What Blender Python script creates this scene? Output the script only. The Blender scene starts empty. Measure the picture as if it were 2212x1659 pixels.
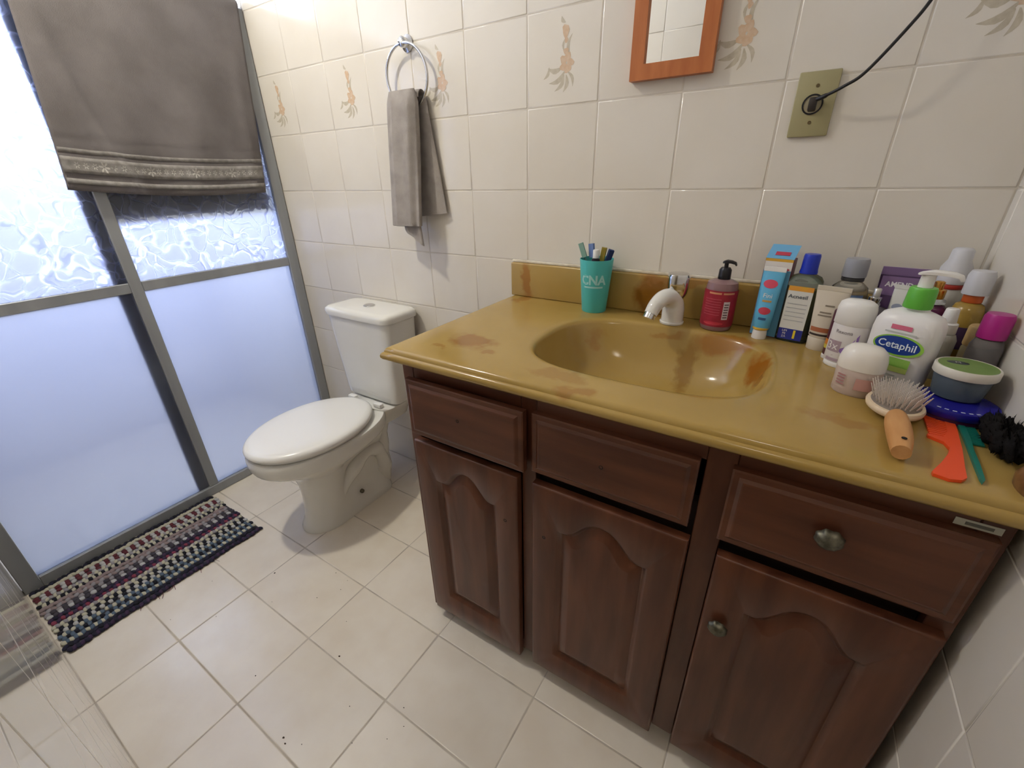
import bpy, bmesh, math, random
from mathutils import Matrix, Vector
PI = math.pi
sc = bpy.context.scene
COL = sc.collection
rnd = random.Random(7)

def lin(c):
    c = c / 255.0
    return c / 12.92 if c <= 0.04045 else ((c + 0.055) / 1.055) ** 2.4
def rgb(r, g, b): return (lin(r), lin(g), lin(b), 1.0)

# ------------------------------------------------------------------ camera
cd = bpy.data.cameras.new('camera'); cam = bpy.data.objects.new('camera', cd); COL.objects.link(cam)
cd.sensor_fit = 'HORIZONTAL'; cd.sensor_width = 36.0
cd.lens = 934.914 / 2212.0 * 36.0
cd.clip_start = 0.005; cd.clip_end = 50
CR = ((0.84557948, -0.21493497, 0.48866993), (0.53348801, 0.37389390, -0.75867905), (-0.01964405, 0.90222298, 0.43082224))
cam.matrix_world = Matrix(((*CR[0], 0.69019), (*CR[1], -1.17821), (*CR[2], 1.20450), (0, 0, 0, 1)))
sc.camera = cam

# ------------------------------------------------------------------ world, daylight, exposure
w = bpy.data.worlds.new('world'); sc.world = w; w.use_nodes = True
w.node_tree.nodes['Background'].inputs[0].default_value = (0.55, 0.72, 1.0, 1)
w.node_tree.nodes['Background'].inputs[1].default_value = 1.5
ld = bpy.data.lights.new('window_daylight', 'AREA'); ld.shape = 'RECTANGLE'; ld.size = 0.70; ld.size_y = 0.92
ld.energy = 47.0; ld.color = (0.66, 0.75, 1.0)
lo = bpy.data.objects.new('window_daylight', ld); COL.objects.link(lo)
lo.matrix_world = Matrix.Translation((-2.20, -0.62, 1.81)) @ Matrix.Rotation(PI / 2, 4, 'Z') @ Matrix.Rotation(PI / 2, 4, 'X') @ Matrix.Rotation(PI, 4, 'Y')
sc.view_settings.view_transform = 'Standard'; sc.view_settings.look = 'None'
sc.view_settings.gamma = 1.0; sc.view_settings.use_curve_mapping = False
sc.view_settings.exposure = 0.52
LAMP_STRENGTH = 300.0
sc.cycles.use_denoising = True; sc.cycles.use_light_tree = False; sc.cycles.caustics_refractive = False
sc.cycles.max_bounces = 9; sc.cycles.diffuse_bounces = 4; sc.cycles.glossy_bounces = 4
sc.cycles.transmission_bounces = 6; sc.cycles.transparent_max_bounces = 8
sc.cycles.sample_clamp_indirect = 6.0; sc.cycles.adaptive_threshold = 0.04

# ------------------------------------------------------------------ materials
MAT = {}
def mat(name, color, rough=0.5, metal=0.0, spec=0.5, trans=0.0, ior=1.45, coat=0.0, sheen=0.0, emit=None, alpha=1.0):
    if name in MAT: return MAT[name]
    m = bpy.data.materials.new(name); m.use_nodes = True; MAT[name] = m
    p = m.node_tree.nodes['Principled BSDF']
    p.inputs['Base Color'].default_value = color
    p.inputs['Roughness'].default_value = rough
    p.inputs['Metallic'].default_value = metal
    p.inputs['Specular IOR Level'].default_value = spec
    p.inputs['Transmission Weight'].default_value = trans
    p.inputs['IOR'].default_value = ior
    p.inputs['Coat Weight'].default_value = coat
    p.inputs['Coat Roughness'].default_value = 0.08
    if sheen: p.inputs['Sheen Weight'].default_value = sheen; p.inputs['Sheen Roughness'].default_value = 0.6
    if emit: p.inputs['Emission Color'].default_value = emit[0]; p.inputs['Emission Strength'].default_value = emit[1]
    p.inputs['Alpha'].default_value = alpha
    return m
def nodes(m):
    nt = m.node_tree
    def N(t, **k):
        n = nt.nodes.new(t)
        for a, b in k.items(): setattr(n, a, b)
        return n
    return nt, N, nt.links.new, nt.nodes['Principled BSDF']
def add_bump(m, scale, strength, dist=0.001, detail=3.0, coords='Object', stretch=(1, 1, 1)):
    nt, N, L, p = nodes(m)
    tc = N('ShaderNodeTexCoord'); mp = N('ShaderNodeMapping'); mp.inputs['Scale'].default_value = stretch
    n = N('ShaderNodeTexNoise'); n.inputs['Scale'].default_value = scale; n.inputs['Detail'].default_value = detail
    b = N('ShaderNodeBump'); b.inputs['Strength'].default_value = strength; b.inputs['Distance'].default_value = dist
    L(tc.outputs[coords], mp.inputs[0]); L(mp.outputs[0], n.inputs['Vector']); L(n.outputs['Fac'], b.inputs['Height']); L(b.outputs[0], p.inputs['Normal'])
    return n
def mottled(name, c1, c2, scale, rough, stretch=(1, 1, 1), bump=0.0, bscale=None, per_object=0.0, spec=0.5, coat=0.0, coords='Object', lo_=0.35, hi_=0.65, detail=4.0, sheen=0.0):
    m = mat(name, c1, rough, spec=spec, coat=coat, sheen=sheen)
    nt, N, L, p = nodes(m)
    tc = N('ShaderNodeTexCoord'); mp = N('ShaderNodeMapping'); mp.inputs['Scale'].default_value = stretch
    L(tc.outputs[coords], mp.inputs[0])
    vec = mp.outputs[0]
    if per_object:
        oi = N('ShaderNodeObjectInfo'); ad = N('ShaderNodeVectorMath', operation='ADD'); ml = N('ShaderNodeMath', operation='MULTIPLY')
        ml.inputs[1].default_value = 37.0; L(oi.outputs['Random'], ml.inputs[0]); L(vec, ad.inputs[0]); L(ml.outputs[0], ad.inputs[1]); vec = ad.outputs[0]
    n = N('ShaderNodeTexNoise'); n.inputs['Scale'].default_value = scale; n.inputs['Detail'].default_value = detail
    L(vec, n.inputs['Vector'])
    mr = N('ShaderNodeMapRange'); mr.inputs[1].default_value = lo_; mr.inputs[2].default_value = hi_
    L(n.outputs['Fac'], mr.inputs[0])
    mx = N('ShaderNodeMix', data_type='RGBA'); mx.inputs[6].default_value = c1; mx.inputs[7].default_value = c2
    L(mr.outputs[0], mx.inputs[0])
    out = mx.outputs[2]
    if per_object:
        hs = N('ShaderNodeHueSaturation'); mv = N('ShaderNodeMapRange')
        mv.inputs[3].default_value = 1.0 - per_object; mv.inputs[4].default_value = 1.0 + per_object
        L(oi.outputs['Random'], mv.inputs[0]); L(mv.outputs[0], hs.inputs['Value']); L(out, hs.inputs['Color']); out = hs.outputs[0]
    L(out, p.inputs['Base Color'])
    if bump:
        b = N('ShaderNodeBump'); b.inputs['Strength'].default_value = bump; b.inputs['Distance'].default_value = 0.001
        n2 = N('ShaderNodeTexNoise'); n2.inputs['Scale'].default_value = bscale or scale * 3; n2.inputs['Detail'].default_value = 3
        L(vec, n2.inputs['Vector']); L(n2.outputs['Fac'], b.inputs['Height']); L(b.outputs[0], p.inputs['Normal'])
    return m

M_WTILE = mottled('glazed_wall_tile', rgb(229, 223, 212), rgb(225, 218, 205), 5, 0.11, bump=0.06, bscale=14, per_object=0.02)
M_WTILE_F = mottled('glazed_front_wall_tile', rgb(229, 223, 212), rgb(225, 218, 205), 5, 0.10, per_object=0.02)
M_FTILE = mottled('glazed_floor_tile', rgb(233, 225, 211), rgb(226, 216, 200), 9, 0.22, bump=0.25, bscale=60, per_object=0.025)
M_GROUT_W = mottled('wall_grout', rgb(220, 212, 199), rgb(206, 197, 182), 9, 0.9)
M_GROUT_F = mottled('floor_grout', rgb(206, 197, 184), rgb(172, 162, 149), 12, 0.9)
M_PEACH = mottled('peach_print', rgb(208, 176, 144), rgb(216, 192, 166), 90, 0.16)
M_TAUPE = mottled('taupe_print', rgb(190, 180, 159), rgb(203, 194, 175), 90, 0.16)
M_PLASTER = mottled('ceiling_plaster', rgb(232, 228, 220), rgb(226, 221, 212), 12, 0.9, bump=0.1)
M_HALL = mottled('hall_paint', rgb(214, 206, 192), rgb(206, 198, 184), 4, 0.8)
M_WOOD = mottled('varnished_mahogany', rgb(104, 62, 42), rgb(80, 45, 30), 5, 0.31, stretch=(6, 6, 0.7), bump=0.12, bscale=24)
M_WOODH = mottled('varnished_mahogany_across', rgb(104, 62, 42), rgb(80, 45, 30), 5, 0.31, stretch=(0.7, 6, 6), bump=0.12, bscale=24)
M_WOODIN_SHADE = mottled('cabinet_inside_rail_shade', rgb(46, 26, 20), rgb(32, 18, 14), 5, 0.7)  # inside wood, also the painted shade on the middle rails
M_CERAMIC = mottled('white_ceramic', rgb(232, 231, 224), rgb(228, 226, 218), 3, 0.09)
M_SEAT = mat('white_seat_plastic', rgb(238, 237, 232), 0.22)
M_ALU = mottled('anodised_aluminium', rgb(160, 163, 166), rgb(148, 151, 154), 14, 0.42, stretch=(1, 1, 0.05))
MAT['anodised_aluminium'].node_tree.nodes['Principled BSDF'].inputs['Metallic'].default_value = 0.2
M_CHROME = mat('chrome', rgb(214, 214, 214), 0.07, 1.0)
M_PEWTER = mottled('pewter', rgb(120, 116, 100), rgb(84, 82, 70), 120, 0.42)
MAT['pewter'].node_tree.nodes['Principled BSDF'].inputs['Metallic'].default_value = 0.8
M_TOWEL = mottled('grey_terry', rgb(120, 115, 114), rgb(109, 104, 103), 9, 0.95, bump=0.9, bscale=420, spec=0.1)
M_TOWEL2 = mottled('grey_terry_small', rgb(168, 161, 155), rgb(154, 147, 141), 30, 0.95, bump=0.9, bscale=520, spec=0.1)
M_BORDER = mottled('woven_towel_border', rgb(146, 142, 138), rgb(128, 124, 120), 60, 0.8, bump=0.6, bscale=300, spec=0.15)
M_BORDER2 = mat('pale_towel_motif', rgb(172, 167, 160), 0.8)
M_MFRAME = mottled('orange_wood_frame', rgb(192, 116, 64), rgb(174, 99, 51), 14, 0.4, stretch=(3, 3, 0.6), bump=0.06)
M_MIRROR = mat('mirror_silver', rgb(245, 246, 244), 0.01, 1.0)
M_PLATE = mat('olive_beige_plastic', rgb(164, 156, 116), 0.4)
M_BLACK = mat('black_rubber', rgb(22, 20, 22), 0.5)
M_DARK = mat('dark_hole', rgb(22, 16, 12), 0.8)
M_WHITE = mat('white_plastic', rgb(236, 234, 230), 0.28)
M_TRANSL = mat('milky_plastic', rgb(232, 224, 216), 0.3, trans=0.35)
M_SEAL = mottled('white_sealant', rgb(226, 219, 204), rgb(204, 192, 170), 40, 0.6, bump=0.5, bscale=120)
def flat(name, r, g, b, rough=0.4): return mat(name, rgb(r, g, b), rough)

# mustard cultured stone with brown burnt stains and a darker basin streak
def stone_material():
    m = mat('mustard_cultured_stone', rgb(170, 132, 68), 0.16)
    nt, N, L, p = nodes(m)
    tc = N('ShaderNodeTexCoord'); co = tc.outputs['Object']
    n = N('ShaderNodeTexNoise'); n.inputs['Scale'].default_value = 5; n.inputs['Detail'].default_value = 5; L(co, n.inputs['Vector'])
    cr = N('ShaderNodeValToRGB'); e = cr.color_ramp.elements
    e[0].position = 0.32; e[0].color = rgb(165, 135, 70); e[1].position = 0.70; e[1].color = rgb(177, 148, 85)
    L(n.outputs['Fac'], cr.inputs[0]); col = cr.outputs[0]
    nd = N('ShaderNodeTexNoise'); nd.inputs['Scale'].default_value = 22; nd.inputs['Detail'].default_value = 4; L(co, nd.inputs['Vector'])
    su = N('ShaderNodeVectorMath', operation='SUBTRACT'); su.inputs[1].default_value = (0.5, 0.5, 0.5); L(nd.outputs['Color'], su.inputs[0])
    scl = N('ShaderNodeVectorMath', operation='SCALE'); scl.inputs['Scale'].default_value = 0.07; L(su.outputs[0], scl.inputs[0])
    ad = N('ShaderNodeVectorMath', operation='ADD'); L(co, ad.inputs[0]); L(scl.outputs[0], ad.inputs[1])
    stains = [  # stains and one darker basin streak: centre, radii, colour, strength
        ((0.005, -0.02, 0.925), (0.018, 0.05, 0.05), (150, 100, 40), 0.8),
        ((0.01, -0.05, 0.865), (0.02, 0.05, 0.03), (152, 104, 44), 0.6),
        ((0.395, -0.02, 0.915), (0.045, 0.05, 0.055), (130, 84, 22), 0.95),
        ((0.10, -0.43, 0.865), (0.06, 0.040, 0.02), (146, 102, 44), 0.9),
        ((0.17, -0.47, 0.865), (0.018, 0.016, 0.02), (150, 108, 52), 0.7),
        ((0.06, -0.50, 0.865), (0.022, 0.010, 0.02), (150, 108, 52), 0.6),
        ((0.36, -0.50, 0.865), (0.06, 0.022, 0.02), (152, 112, 52), 0.6),
        ((0.42, -0.545, 0.86), (0.04, 0.02, 0.02), (148, 100, 46), 0.6),
        ((0.675, -0.22, 0.835), (0.026, 0.055, 0.04), (150, 92, 24), 1.0),
        ((0.61, -0.125, 0.845), (0.085, 0.030, 0.03), (150, 100, 36), 0.85),
        ((0.46, -0.12, 0.84), (0.05, 0.02, 0.012), (152, 104, 44), 0.55),
        ((0.30, -0.17, 0.83), (0.02, 0.03, 0.03), (154, 108, 46), 0.6),
        ((0.525, -0.17, 0.79), (0.022, 0.09, 0.07), (140, 106, 46), 0.9),  # darker elongated streak down the basin
        ((0.80, -0.44, 0.865), (0.05, 0.018, 0.02), (150, 106, 50), 0.55),
        ((0.47, -0.02, 0.96), (0.12, 0.04, 0.010), (158, 110, 56), 0.6)]
    for c, r, k, s in stains:
        a = N('ShaderNodeVectorMath', operation='SUBTRACT'); a.inputs[1].default_value = c; L(ad.outputs[0], a.inputs[0])
        d = N('ShaderNodeVectorMath', operation='DIVIDE'); d.inputs[1].default_value = r; L(a.outputs[0], d.inputs[0])
        ln = N('ShaderNodeVectorMath', operation='LENGTH'); L(d.outputs[0], ln.inputs[0])
        mr = N('ShaderNodeMapRange'); mr.inputs[1].default_value = 1.22; mr.inputs[2].default_value = 0.75; mr.inputs[3].default_value = 0; mr.inputs[4].default_value = s
        L(ln.outputs['Value'], mr.inputs[0])
        mx = N('ShaderNodeMix', data_type='RGBA'); L(mr.outputs[0], mx.inputs[0]); L(col, mx.inputs[6]); mx.inputs[7].default_value = rgb(*k); col = mx.outputs[2]
    L(col, p.inputs['Base Color'])
    return m
M_STONE = stone_material()

# figured (textured) shower glass
def glass_material(name, relief, ridge):
    m = bpy.data.materials.new(name); m.use_nodes = True
    nt = m.node_tree; nt.nodes.clear()
    def N(t, **k):
        n = nt.nodes.new(t)
        for a, b in k.items(): setattr(n, a, b)
        return n
    L = nt.links.new
    tc = N('ShaderNodeTexCoord')
    n1 = N('ShaderNodeTexNoise'); n1.inputs['Scale'].default_value = 13; n1.inputs['Detail'].default_value = 1; L(tc.outputs['Object'], n1.inputs['Vector'])
    s = N('ShaderNodeVectorMath', operation='SCALE'); s.inputs['Scale'].default_value = 0.11; L(n1.outputs['Color'], s.inputs[0])
    a = N('ShaderNodeVectorMath', operation='ADD'); L(tc.outputs['Object'], a.inputs[0]); L(s.outputs[0], a.inputs[1])
    v = N('ShaderNodeTexVoronoi', feature='DISTANCE_TO_EDGE'); v.inputs['Scale'].default_value = 21; L(a.outputs[0], v.inputs['Vector'])
    mr = N('ShaderNodeMapRange', interpolation_type='SMOOTHSTEP'); mr.inputs[1].default_value = 0.0; mr.inputs[2].default_value = 0.14; L(v.outputs['Distance'], mr.inputs[0])
    b = N('ShaderNodeBump'); b.inputs['Strength'].default_value = 1.0; b.inputs['Distance'].default_value = relief; L(mr.outputs[0], b.inputs['Height'])
    r = N('ShaderNodeBsdfRefraction'); r.inputs['Color'].default_value = (0.90, 0.95, 1.0, 1); r.inputs['Roughness'].default_value = 0.08; r.inputs['IOR'].default_value = 1.3
    g = N('ShaderNodeBsdfGlossy'); g.inputs['Color'].default_value = (1, 1, 1, 1); g.inputs['Roughness'].default_value = 0.25
    t = N('ShaderNodeBsdfTranslucent'); t.inputs['Color'].default_value = (0.76, 0.80, 0.98, 1)
    if relief > 0: L(b.outputs[0], r.inputs['Normal'])
    else: r.inputs['Roughness'].default_value = 0.16
    rf = N('ShaderNodeMapRange', interpolation_type='SMOOTHSTEP'); rf.inputs[1].default_value = 0.022; rf.inputs[2].default_value = 0.075; rf.inputs[3].default_value = ridge; rf.inputs[4].default_value = 0.40; L(v.outputs['Distance'], rf.inputs[0])
    m1 = N('ShaderNodeMixShader'); m1.inputs[0].default_value = 0.415
    if relief > 0: L(rf.outputs[0], m1.inputs[0])
    L(r.outputs[0], m1.inputs[1]); L(t.outputs[0], m1.inputs[2])
    m3 = N('ShaderNodeMixShader'); m3.inputs[0].default_value = 0.05; L(m1.outputs[0], m3.inputs[1]); L(g.outputs[0], m3.inputs[2])
    o = N('ShaderNodeOutputMaterial'); L(m3.outputs[0], o.inputs[0])
    MAT[name] = m
    return m
M_GLASS = glass_material('figured_glass', 0.0060, 1.0)
M_GLASS_LOW = glass_material('even_backlit_figured_glass', 0.0, 0.415)  # same glass, pattern dropped to imitate its smooth look in even backlight

# ------------------------------------------------------------------ mesh helpers
def link(o, parent=None):
    COL.objects.link(o)
    if parent is not None: o.parent = parent
    return o
def mesh(name, verts, faces, mats, parent=None, smooth=False, fmat=None, loc=None, rz=None):
    me = bpy.data.meshes.new(name); me.from_pydata([tuple(v) for v in verts], [], faces)
    for m in (mats if isinstance(mats, (list, tuple)) else [mats]): me.materials.append(m)
    if fmat: me.polygons.foreach_set('material_index', fmat)
    if smooth: me.polygons.foreach_set('use_smooth', [True] * len(me.polygons))
    me.update()
    o = link(bpy.data.objects.new(name, me), parent)
    if loc is not None: o.location = loc
    if rz: o.rotation_euler.z = rz
    return o
def fix_normals(o):
    bm = bmesh.new(); bm.from_mesh(o.data); bmesh.ops.recalc_face_normals(bm, faces=bm.faces[:]); bm.to_mesh(o.data); bm.free(); return o
def sharp(o, ang=40):
    me = o.data
    me.polygons.foreach_set('use_smooth', [True] * len(me.polygons))
    me.set_sharp_from_angle(angle=math.radians(ang)); return o
def loft(name, loops, mats, parent=None, cap0=True, cap1=True, smooth=True, closed=True, **k):
    n = len(loops[0]); V = [p for l in loops for p in l]; F = []
    for i in range(len(loops) - 1):
        for j in range(n if closed else n - 1):
            a, b = i * n + j, i * n + (j + 1) % n
            F.append((a, b, b + n, a + n))
    if cap0: F.append(tuple(reversed(range(n))))
    if cap1: F.append(tuple((len(loops) - 1) * n + j for j in range(n)))
    o = mesh(name, V, F, mats, parent, **k); fix_normals(o)
    if smooth: sharp(o, 50)
    return o
def circ(cx, cy, z, rx, ry=None, n=24, e=2.0):
    ry = rx if ry is None else ry; out = []
    for i in range(n):
        t = 2 * PI * i / n; c, s = math.cos(t), math.sin(t)
        out.append((cx + rx * math.copysign(abs(c) ** (2 / e), c), cy + ry * math.copysign(abs(s) ** (2 / e), s), z))
    return out
def lathe(name, prof, mats, parent=None, n=28, cx=0, cy=0, sy=1.0, e=2.0, **k):
    return loft(name, [circ(cx, cy, z, r, r * sy, n, e) for r, z in prof], mats, parent, **k)
def bx(bm, x0, x1, y0, y1, z0, z1):
    vs = [bm.verts.new(p) for p in ((x0, y0, z0), (x1, y0, z0), (x1, y1, z0), (x0, y1, z0), (x0, y0, z1), (x1, y0, z1), (x1, y1, z1), (x0, y1, z1))]
    for f in ((0, 3, 2, 1), (4, 5, 6, 7), (0, 1, 5, 4), (1, 2, 6, 5), (2, 3, 7, 6), (3, 0, 4, 7)): bm.faces.new([vs[i] for i in f])
def boxes(name, bl, mats, parent=None, bevel=0.0, seg=2, loc=None, rz=None):
    bm = bmesh.new()
    for b in bl: bx(bm, *b)
    if bevel: bmesh.ops.bevel(bm, geom=bm.edges[:], offset=bevel, segments=seg, affect='EDGES', profile=0.5)
    me = bpy.data.meshes.new(name); bm.to_mesh(me); bm.free(); me.materials.append(mats)
    o = link(bpy.data.objects.new(name, me), parent)
    if bevel: sharp(o, 35)
    if loc is not None: o.location = loc
    if rz: o.rotation_euler.z = rz
    return o
def catmull(P, n=8):
    P = [Vector(p) for p in P]; Q = [2 * P[0] - P[1]] + P + [2 * P[-1] - P[-2]]; out = []
    for i in range(1, len(Q) - 2):
        for j in range(n):
            t = j / n; a, b, c, d = Q[i - 1], Q[i], Q[i + 1], Q[i + 2]
            out.append(0.5 * ((2 * b) + (c - a) * t + (2 * a - 5 * b + 4 * c - d) * t * t + (3 * b - a - 3 * c + d) * t ** 3))
    out.append(P[-1]); return out
def tube(name, P, r, mats, parent=None, n=10, closed=False, **k):
    P = [Vector(p) for p in P]; rr = r if isinstance(r, (list, tuple)) else [r] * len(P); loops = []
    up = Vector((0, 0, 1)); prev = None
    for i, p in enumerate(P):
        t = (P[(i + 1) % len(P)] - P[i - 1]) if closed else (P[min(i + 1, len(P) - 1)] - P[max(i - 1, 0)])
        t.normalize()
        if prev is None:
            a = t.cross(up) if abs(t.z) < 0.95 else t.cross(Vector((1, 0, 0)))
        else: a = prev - t * prev.dot(t)
        a.normalize(); prev = a; b = t.cross(a)
        loops.append([p + rr[i] * (math.cos(2 * PI * j / n) * a + math.sin(2 * PI * j / n) * b) for j in range(n)])
    if closed: loops.append(loops[0]); return loft(name, loops, mats, parent, cap0=False, cap1=False, **k)
    return loft(name, loops, mats, parent, **k)
def empty(name, loc=(0, 0, 0), rz=0.0):
    o = bpy.data.objects.new(name, None); COL.objects.link(o); o.location = loc; o.rotation_euler.z = rz; o.empty_display_size = 0.05; return o
def tag(o, label, cat=None, kind=None, group=None):
    o['label'] = label
    if cat: o['category'] = cat
    if kind: o['kind'] = kind
    if group: o['group'] = group
    return o
def thing(name, label, cat, loc=(0, 0, 0), rz=0.0, group=None):
    return tag(empty(name, loc, rz), label, cat, None, group)
def text(name, body, size, m, parent, f, cx=0.0, cz=0.0, width=None, bold=0.0):
    """lettering: flat glyph outlines laid on a surface by f(x, z) -> point"""
    c = bpy.data.curves.new(name, 'FONT'); c.body = body; c.size = size; c.align_x = 'CENTER'; c.align_y = 'CENTER'; c.resolution_u = 2; c.offset = bold * size
    t = bpy.data.objects.new(name + '_tmp', c); COL.objects.link(t)
    dg = bpy.context.evaluated_depsgraph_get(); me = bpy.data.meshes.new_from_object(t.evaluated_get(dg))
    bpy.data.objects.remove(t); bpy.data.curves.remove(c)
    k = 1.0
    xs = [v.co.x for v in me.vertices]
    if width and xs: k = width / max(1e-6, max(xs) - min(xs))
    V = [f(cx + v.co.x * k, cz + v.co.y) for v in me.vertices]; F = [tuple(p.vertices) for p in me.polygons]
    bpy.data.meshes.remove(me)
    return mesh(name, V, F, m, parent)
def on_flat(y): return lambda x, z: (x, y, z)
def on_cyl(r, sy=1.0): return lambda x, z: (r * math.sin(x / r), -r * sy * math.cos(x / r), z)
def patch(name, f, x0, x1, z0, z1, m, parent, nx=8, nz=1, ell=False, slant=0.0):
    """printed patch laid on a surface"""
    V = []; F = []
    if ell:
        cx, cz = (x0 + x1) / 2, (z0 + z1) / 2
        for s in (0.0, 0.5, 1.0):
            for i in range(24):
                a = 2 * PI * i / 24; V.append(f(cx + s * (x1 - x0) / 2 * math.cos(a), cz + s * (z1 - z0) / 2 * math.sin(a)))
        for k in range(2):
            for i in range(24): F.append((k * 24 + i, k * 24 + (i + 1) % 24, (k + 1) * 24 + (i + 1) % 24, (k + 1) * 24 + i))
    else:
        for j in range(nz + 1):
            for i in range(nx + 1):
                z = z0 + (z1 - z0) * j / nz
                V.append(f(x0 + (x1 - x0) * i / nx + slant * j / nz, z))
        for j in range(nz):
            for i in range(nx): a = j * (nx + 1) + i; F.append((a, a + 1, a + nx + 2, a + nx + 1))
    return mesh(name, V, F, m, parent, smooth=True)

# ------------------------------------------------------------------ room shell
XL, XR, YF, XS, HC = -1.22, 0.995, -1.213, -2.12, 2.38
TILE_CACHE = {}
def tile_mesh(w_, h_, m, bev=0.0016, th=0.006):
    key = (round(w_, 4), round(h_, 4), m.name)
    if key in TILE_CACHE: return TILE_CACHE[key]
    a, b = w_ / 2, h_ / 2; V = []
    for s, z in ((0, -th), (0, -bev * 0.9), (bev * 0.35, -bev * 0.25), (bev * 1.6, 0)):
        V += [(-a + s, -b + s, z), (a - s, -b + s, z), (a - s, b - s, z), (-a + s, b - s, z)]
    F = [(12, 13, 14, 15)]
    for k in range(3):
        for j in range(4): F.append((k * 4 + j, k * 4 + (j + 1) % 4, (k + 1) * 4 + (j + 1) % 4, (k + 1) * 4 + j))
    me = bpy.data.meshes.new('tile'); me.from_pydata(V, [], F); me.materials.append(m); me.polygons.foreach_set('use_smooth', [False] + [True] * (len(me.polygons) - 1)); me.update()
    TILE_CACHE[key] = me; return me
def lay_tiles(parent, us, vs, frame, m, gap=0.0022, tilt=0.0016, skip=None):
    """us, vs: joint positions; frame(u, v) -> world matrix with local z out of the surface"""
    out = {}
    for i in range(len(us) - 1):
        for j in range(len(vs) - 1):
            u0, u1, v0, v1 = us[i], us[i + 1], vs[j], vs[j + 1]
            if skip and skip((u0 + u1) / 2, (v0 + v1) / 2): continue
            if u1 - u0 < 0.012 or v1 - v0 < 0.012: continue
            o = bpy.data.objects.new('tile', tile_mesh(u1 - u0 - gap, v1 - v0 - gap, m)); COL.objects.link(o); o.parent = parent
            o.matrix_world = frame((u0 + u1) / 2, (v0 + v1) / 2) @ Matrix.Rotation(rnd.uniform(-tilt, tilt), 4, 'X') @ Matrix.Rotation(rnd.uniform(-tilt, tilt), 4, 'Y')
            out[(round((u0 + u1) / 2, 3), round((v0 + v1) / 2, 3))] = o
    return out
def joints(lo_, hi_, off, pitch):
    k = math.ceil((lo_ - off) / pitch - 1e-6); L_ = [lo_]
    while off + k * pitch < hi_ - 1e-6:
        x = off + k * pitch
        if x > lo_ + 0.012: L_.append(x)
        k += 1
    if hi_ - L_[-1] < 0.012: L_.pop()
    return L_ + [hi_]
ROWS = joints(0.0, HC, 1.170, 0.199)

# floor
floor = boxes('floor', [(XS, XR, YF, 0.0, -0.06, -0.0007)], M_GROUT_F)
tag(floor, 'cream glazed floor tiles with grey joints', 'floor', 'structure')
lay_tiles(floor, joints(XS, XR, -0.9101, 0.3193), joints(YF, 0.0, -0.6070, 0.2057), lambda u, v: Matrix.Translation((u, v, 0)), M_FTILE, gap=0.0024)
# back wall
wb = boxes('wall_back', [(XS - 0.1, XR + 0.1, 0.0006, 0.10, -0.06, HC)], M_GROUT_W)
tag(wb, 'cream tiled wall behind the vanity and toilet', 'wall', 'structure')
FB = Matrix(((1, 0, 0, 0), (0, 0, -1, 0), (0, 1, 0, 0), (0, 0, 0, 1)))     # local x->x, y->z, z->-y
tb = lay_tiles(wb, joints(XS, XR, 0.0, 0.2), ROWS, lambda u, v: Matrix.Translation((u, 0, v)) @ FB, M_WTILE)
# right wall
wr = boxes('wall_right', [(XR + 0.0012, XR + 0.10, YF - 0.12, 0.10, -0.06, HC)], M_GROUT_W)
tag(wr, 'cream tiled wall at the vanity end', 'wall', 'structure')
FR_ = Matrix(((0, 0, -1, 0), (-1, 0, 0, 0), (0, 1, 0, 0), (0, 0, 0, 1)))
lay_tiles(wr, joints(YF, 0.0, -0.633, 0.2), ROWS, lambda u, v: Matrix.Translation((XR, u, v)) @ FR_, M_WTILE)
# front wall with the doorway the photograph was taken from
DX0, DX1, DZ = 0.50, 0.975, 2.06
wf = boxes('wall_front', [(XS - 0.1, DX0, YF - 0.12, YF - 0.0012, -0.06, HC), (DX0, DX1, YF - 0.12, YF - 0.0012, DZ, HC), (DX1, XR + 0.1, YF - 0.12, YF - 0.0012, -0.06, HC)], M_GROUT_W)
tag(wf, 'glossy cream tiled wall in the lower corner mirroring the rug', 'wall', 'structure')
FF = Matrix(((-1, 0, 0, 0), (0, 0, 1, 0), (0, 1, 0, 0), (0, 0, 0, 1)))
us = sorted(set(joints(XS, DX0, 0.397, 0.2) + joints(DX0, DX1, 0.597, 0.2) + [DX1, XR]))
lay_tiles(wf, us, ROWS, lambda u, v: Matrix.Translation((u, YF, v)) @ FF, M_WTILE_F, gap=0.0012, tilt=0.0003, skip=lambda u, v: DX0 < u < DX1 and v < DZ + 0.05)
# shower end wall with a high window
WY0, WY1, WZ0, WZ1 = -0.97, -0.27, 1.35, 2.27
ws = boxes('wall_shower', [(XS - 0.1, XS - 0.0012, YF, WY0, -0.06, HC), (XS - 0.1, XS - 0.0012, WY1, 0, -0.06, HC), (XS - 0.1, XS - 0.0012, WY0, WY1, -0.06, WZ0), (XS - 0.1, XS - 0.0012, WY0, WY1, WZ1, HC)], M_GROUT_W)
tag(ws, 'cream tiled end wall of the shower behind the frosted glass', 'wall', 'structure')
FS = Matrix(((0, 0, 1, 0), (1, 0, 0, 0), (0, 1, 0, 0), (0, 0, 0, 1)))
zj = sorted(set(joints(0, WZ0, 1.170, 0.199) + joints(WZ0, WZ1, 1.568, 0.199) + joints(WZ1, HC, 2.364, 0.199)))
lay_tiles(ws, sorted(set(joints(YF, WY0, -0.97, 0.2) + joints(WY0, WY1, -0.77, 0.2) + joints(WY1, 0, -0.2, 0.2))), zj, lambda u, v: Matrix.Translation((XS, u, v)) @ FS, M_WTILE, skip=lambda u, v: WY0 < u < WY1 and WZ0 < v < WZ1)
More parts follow.
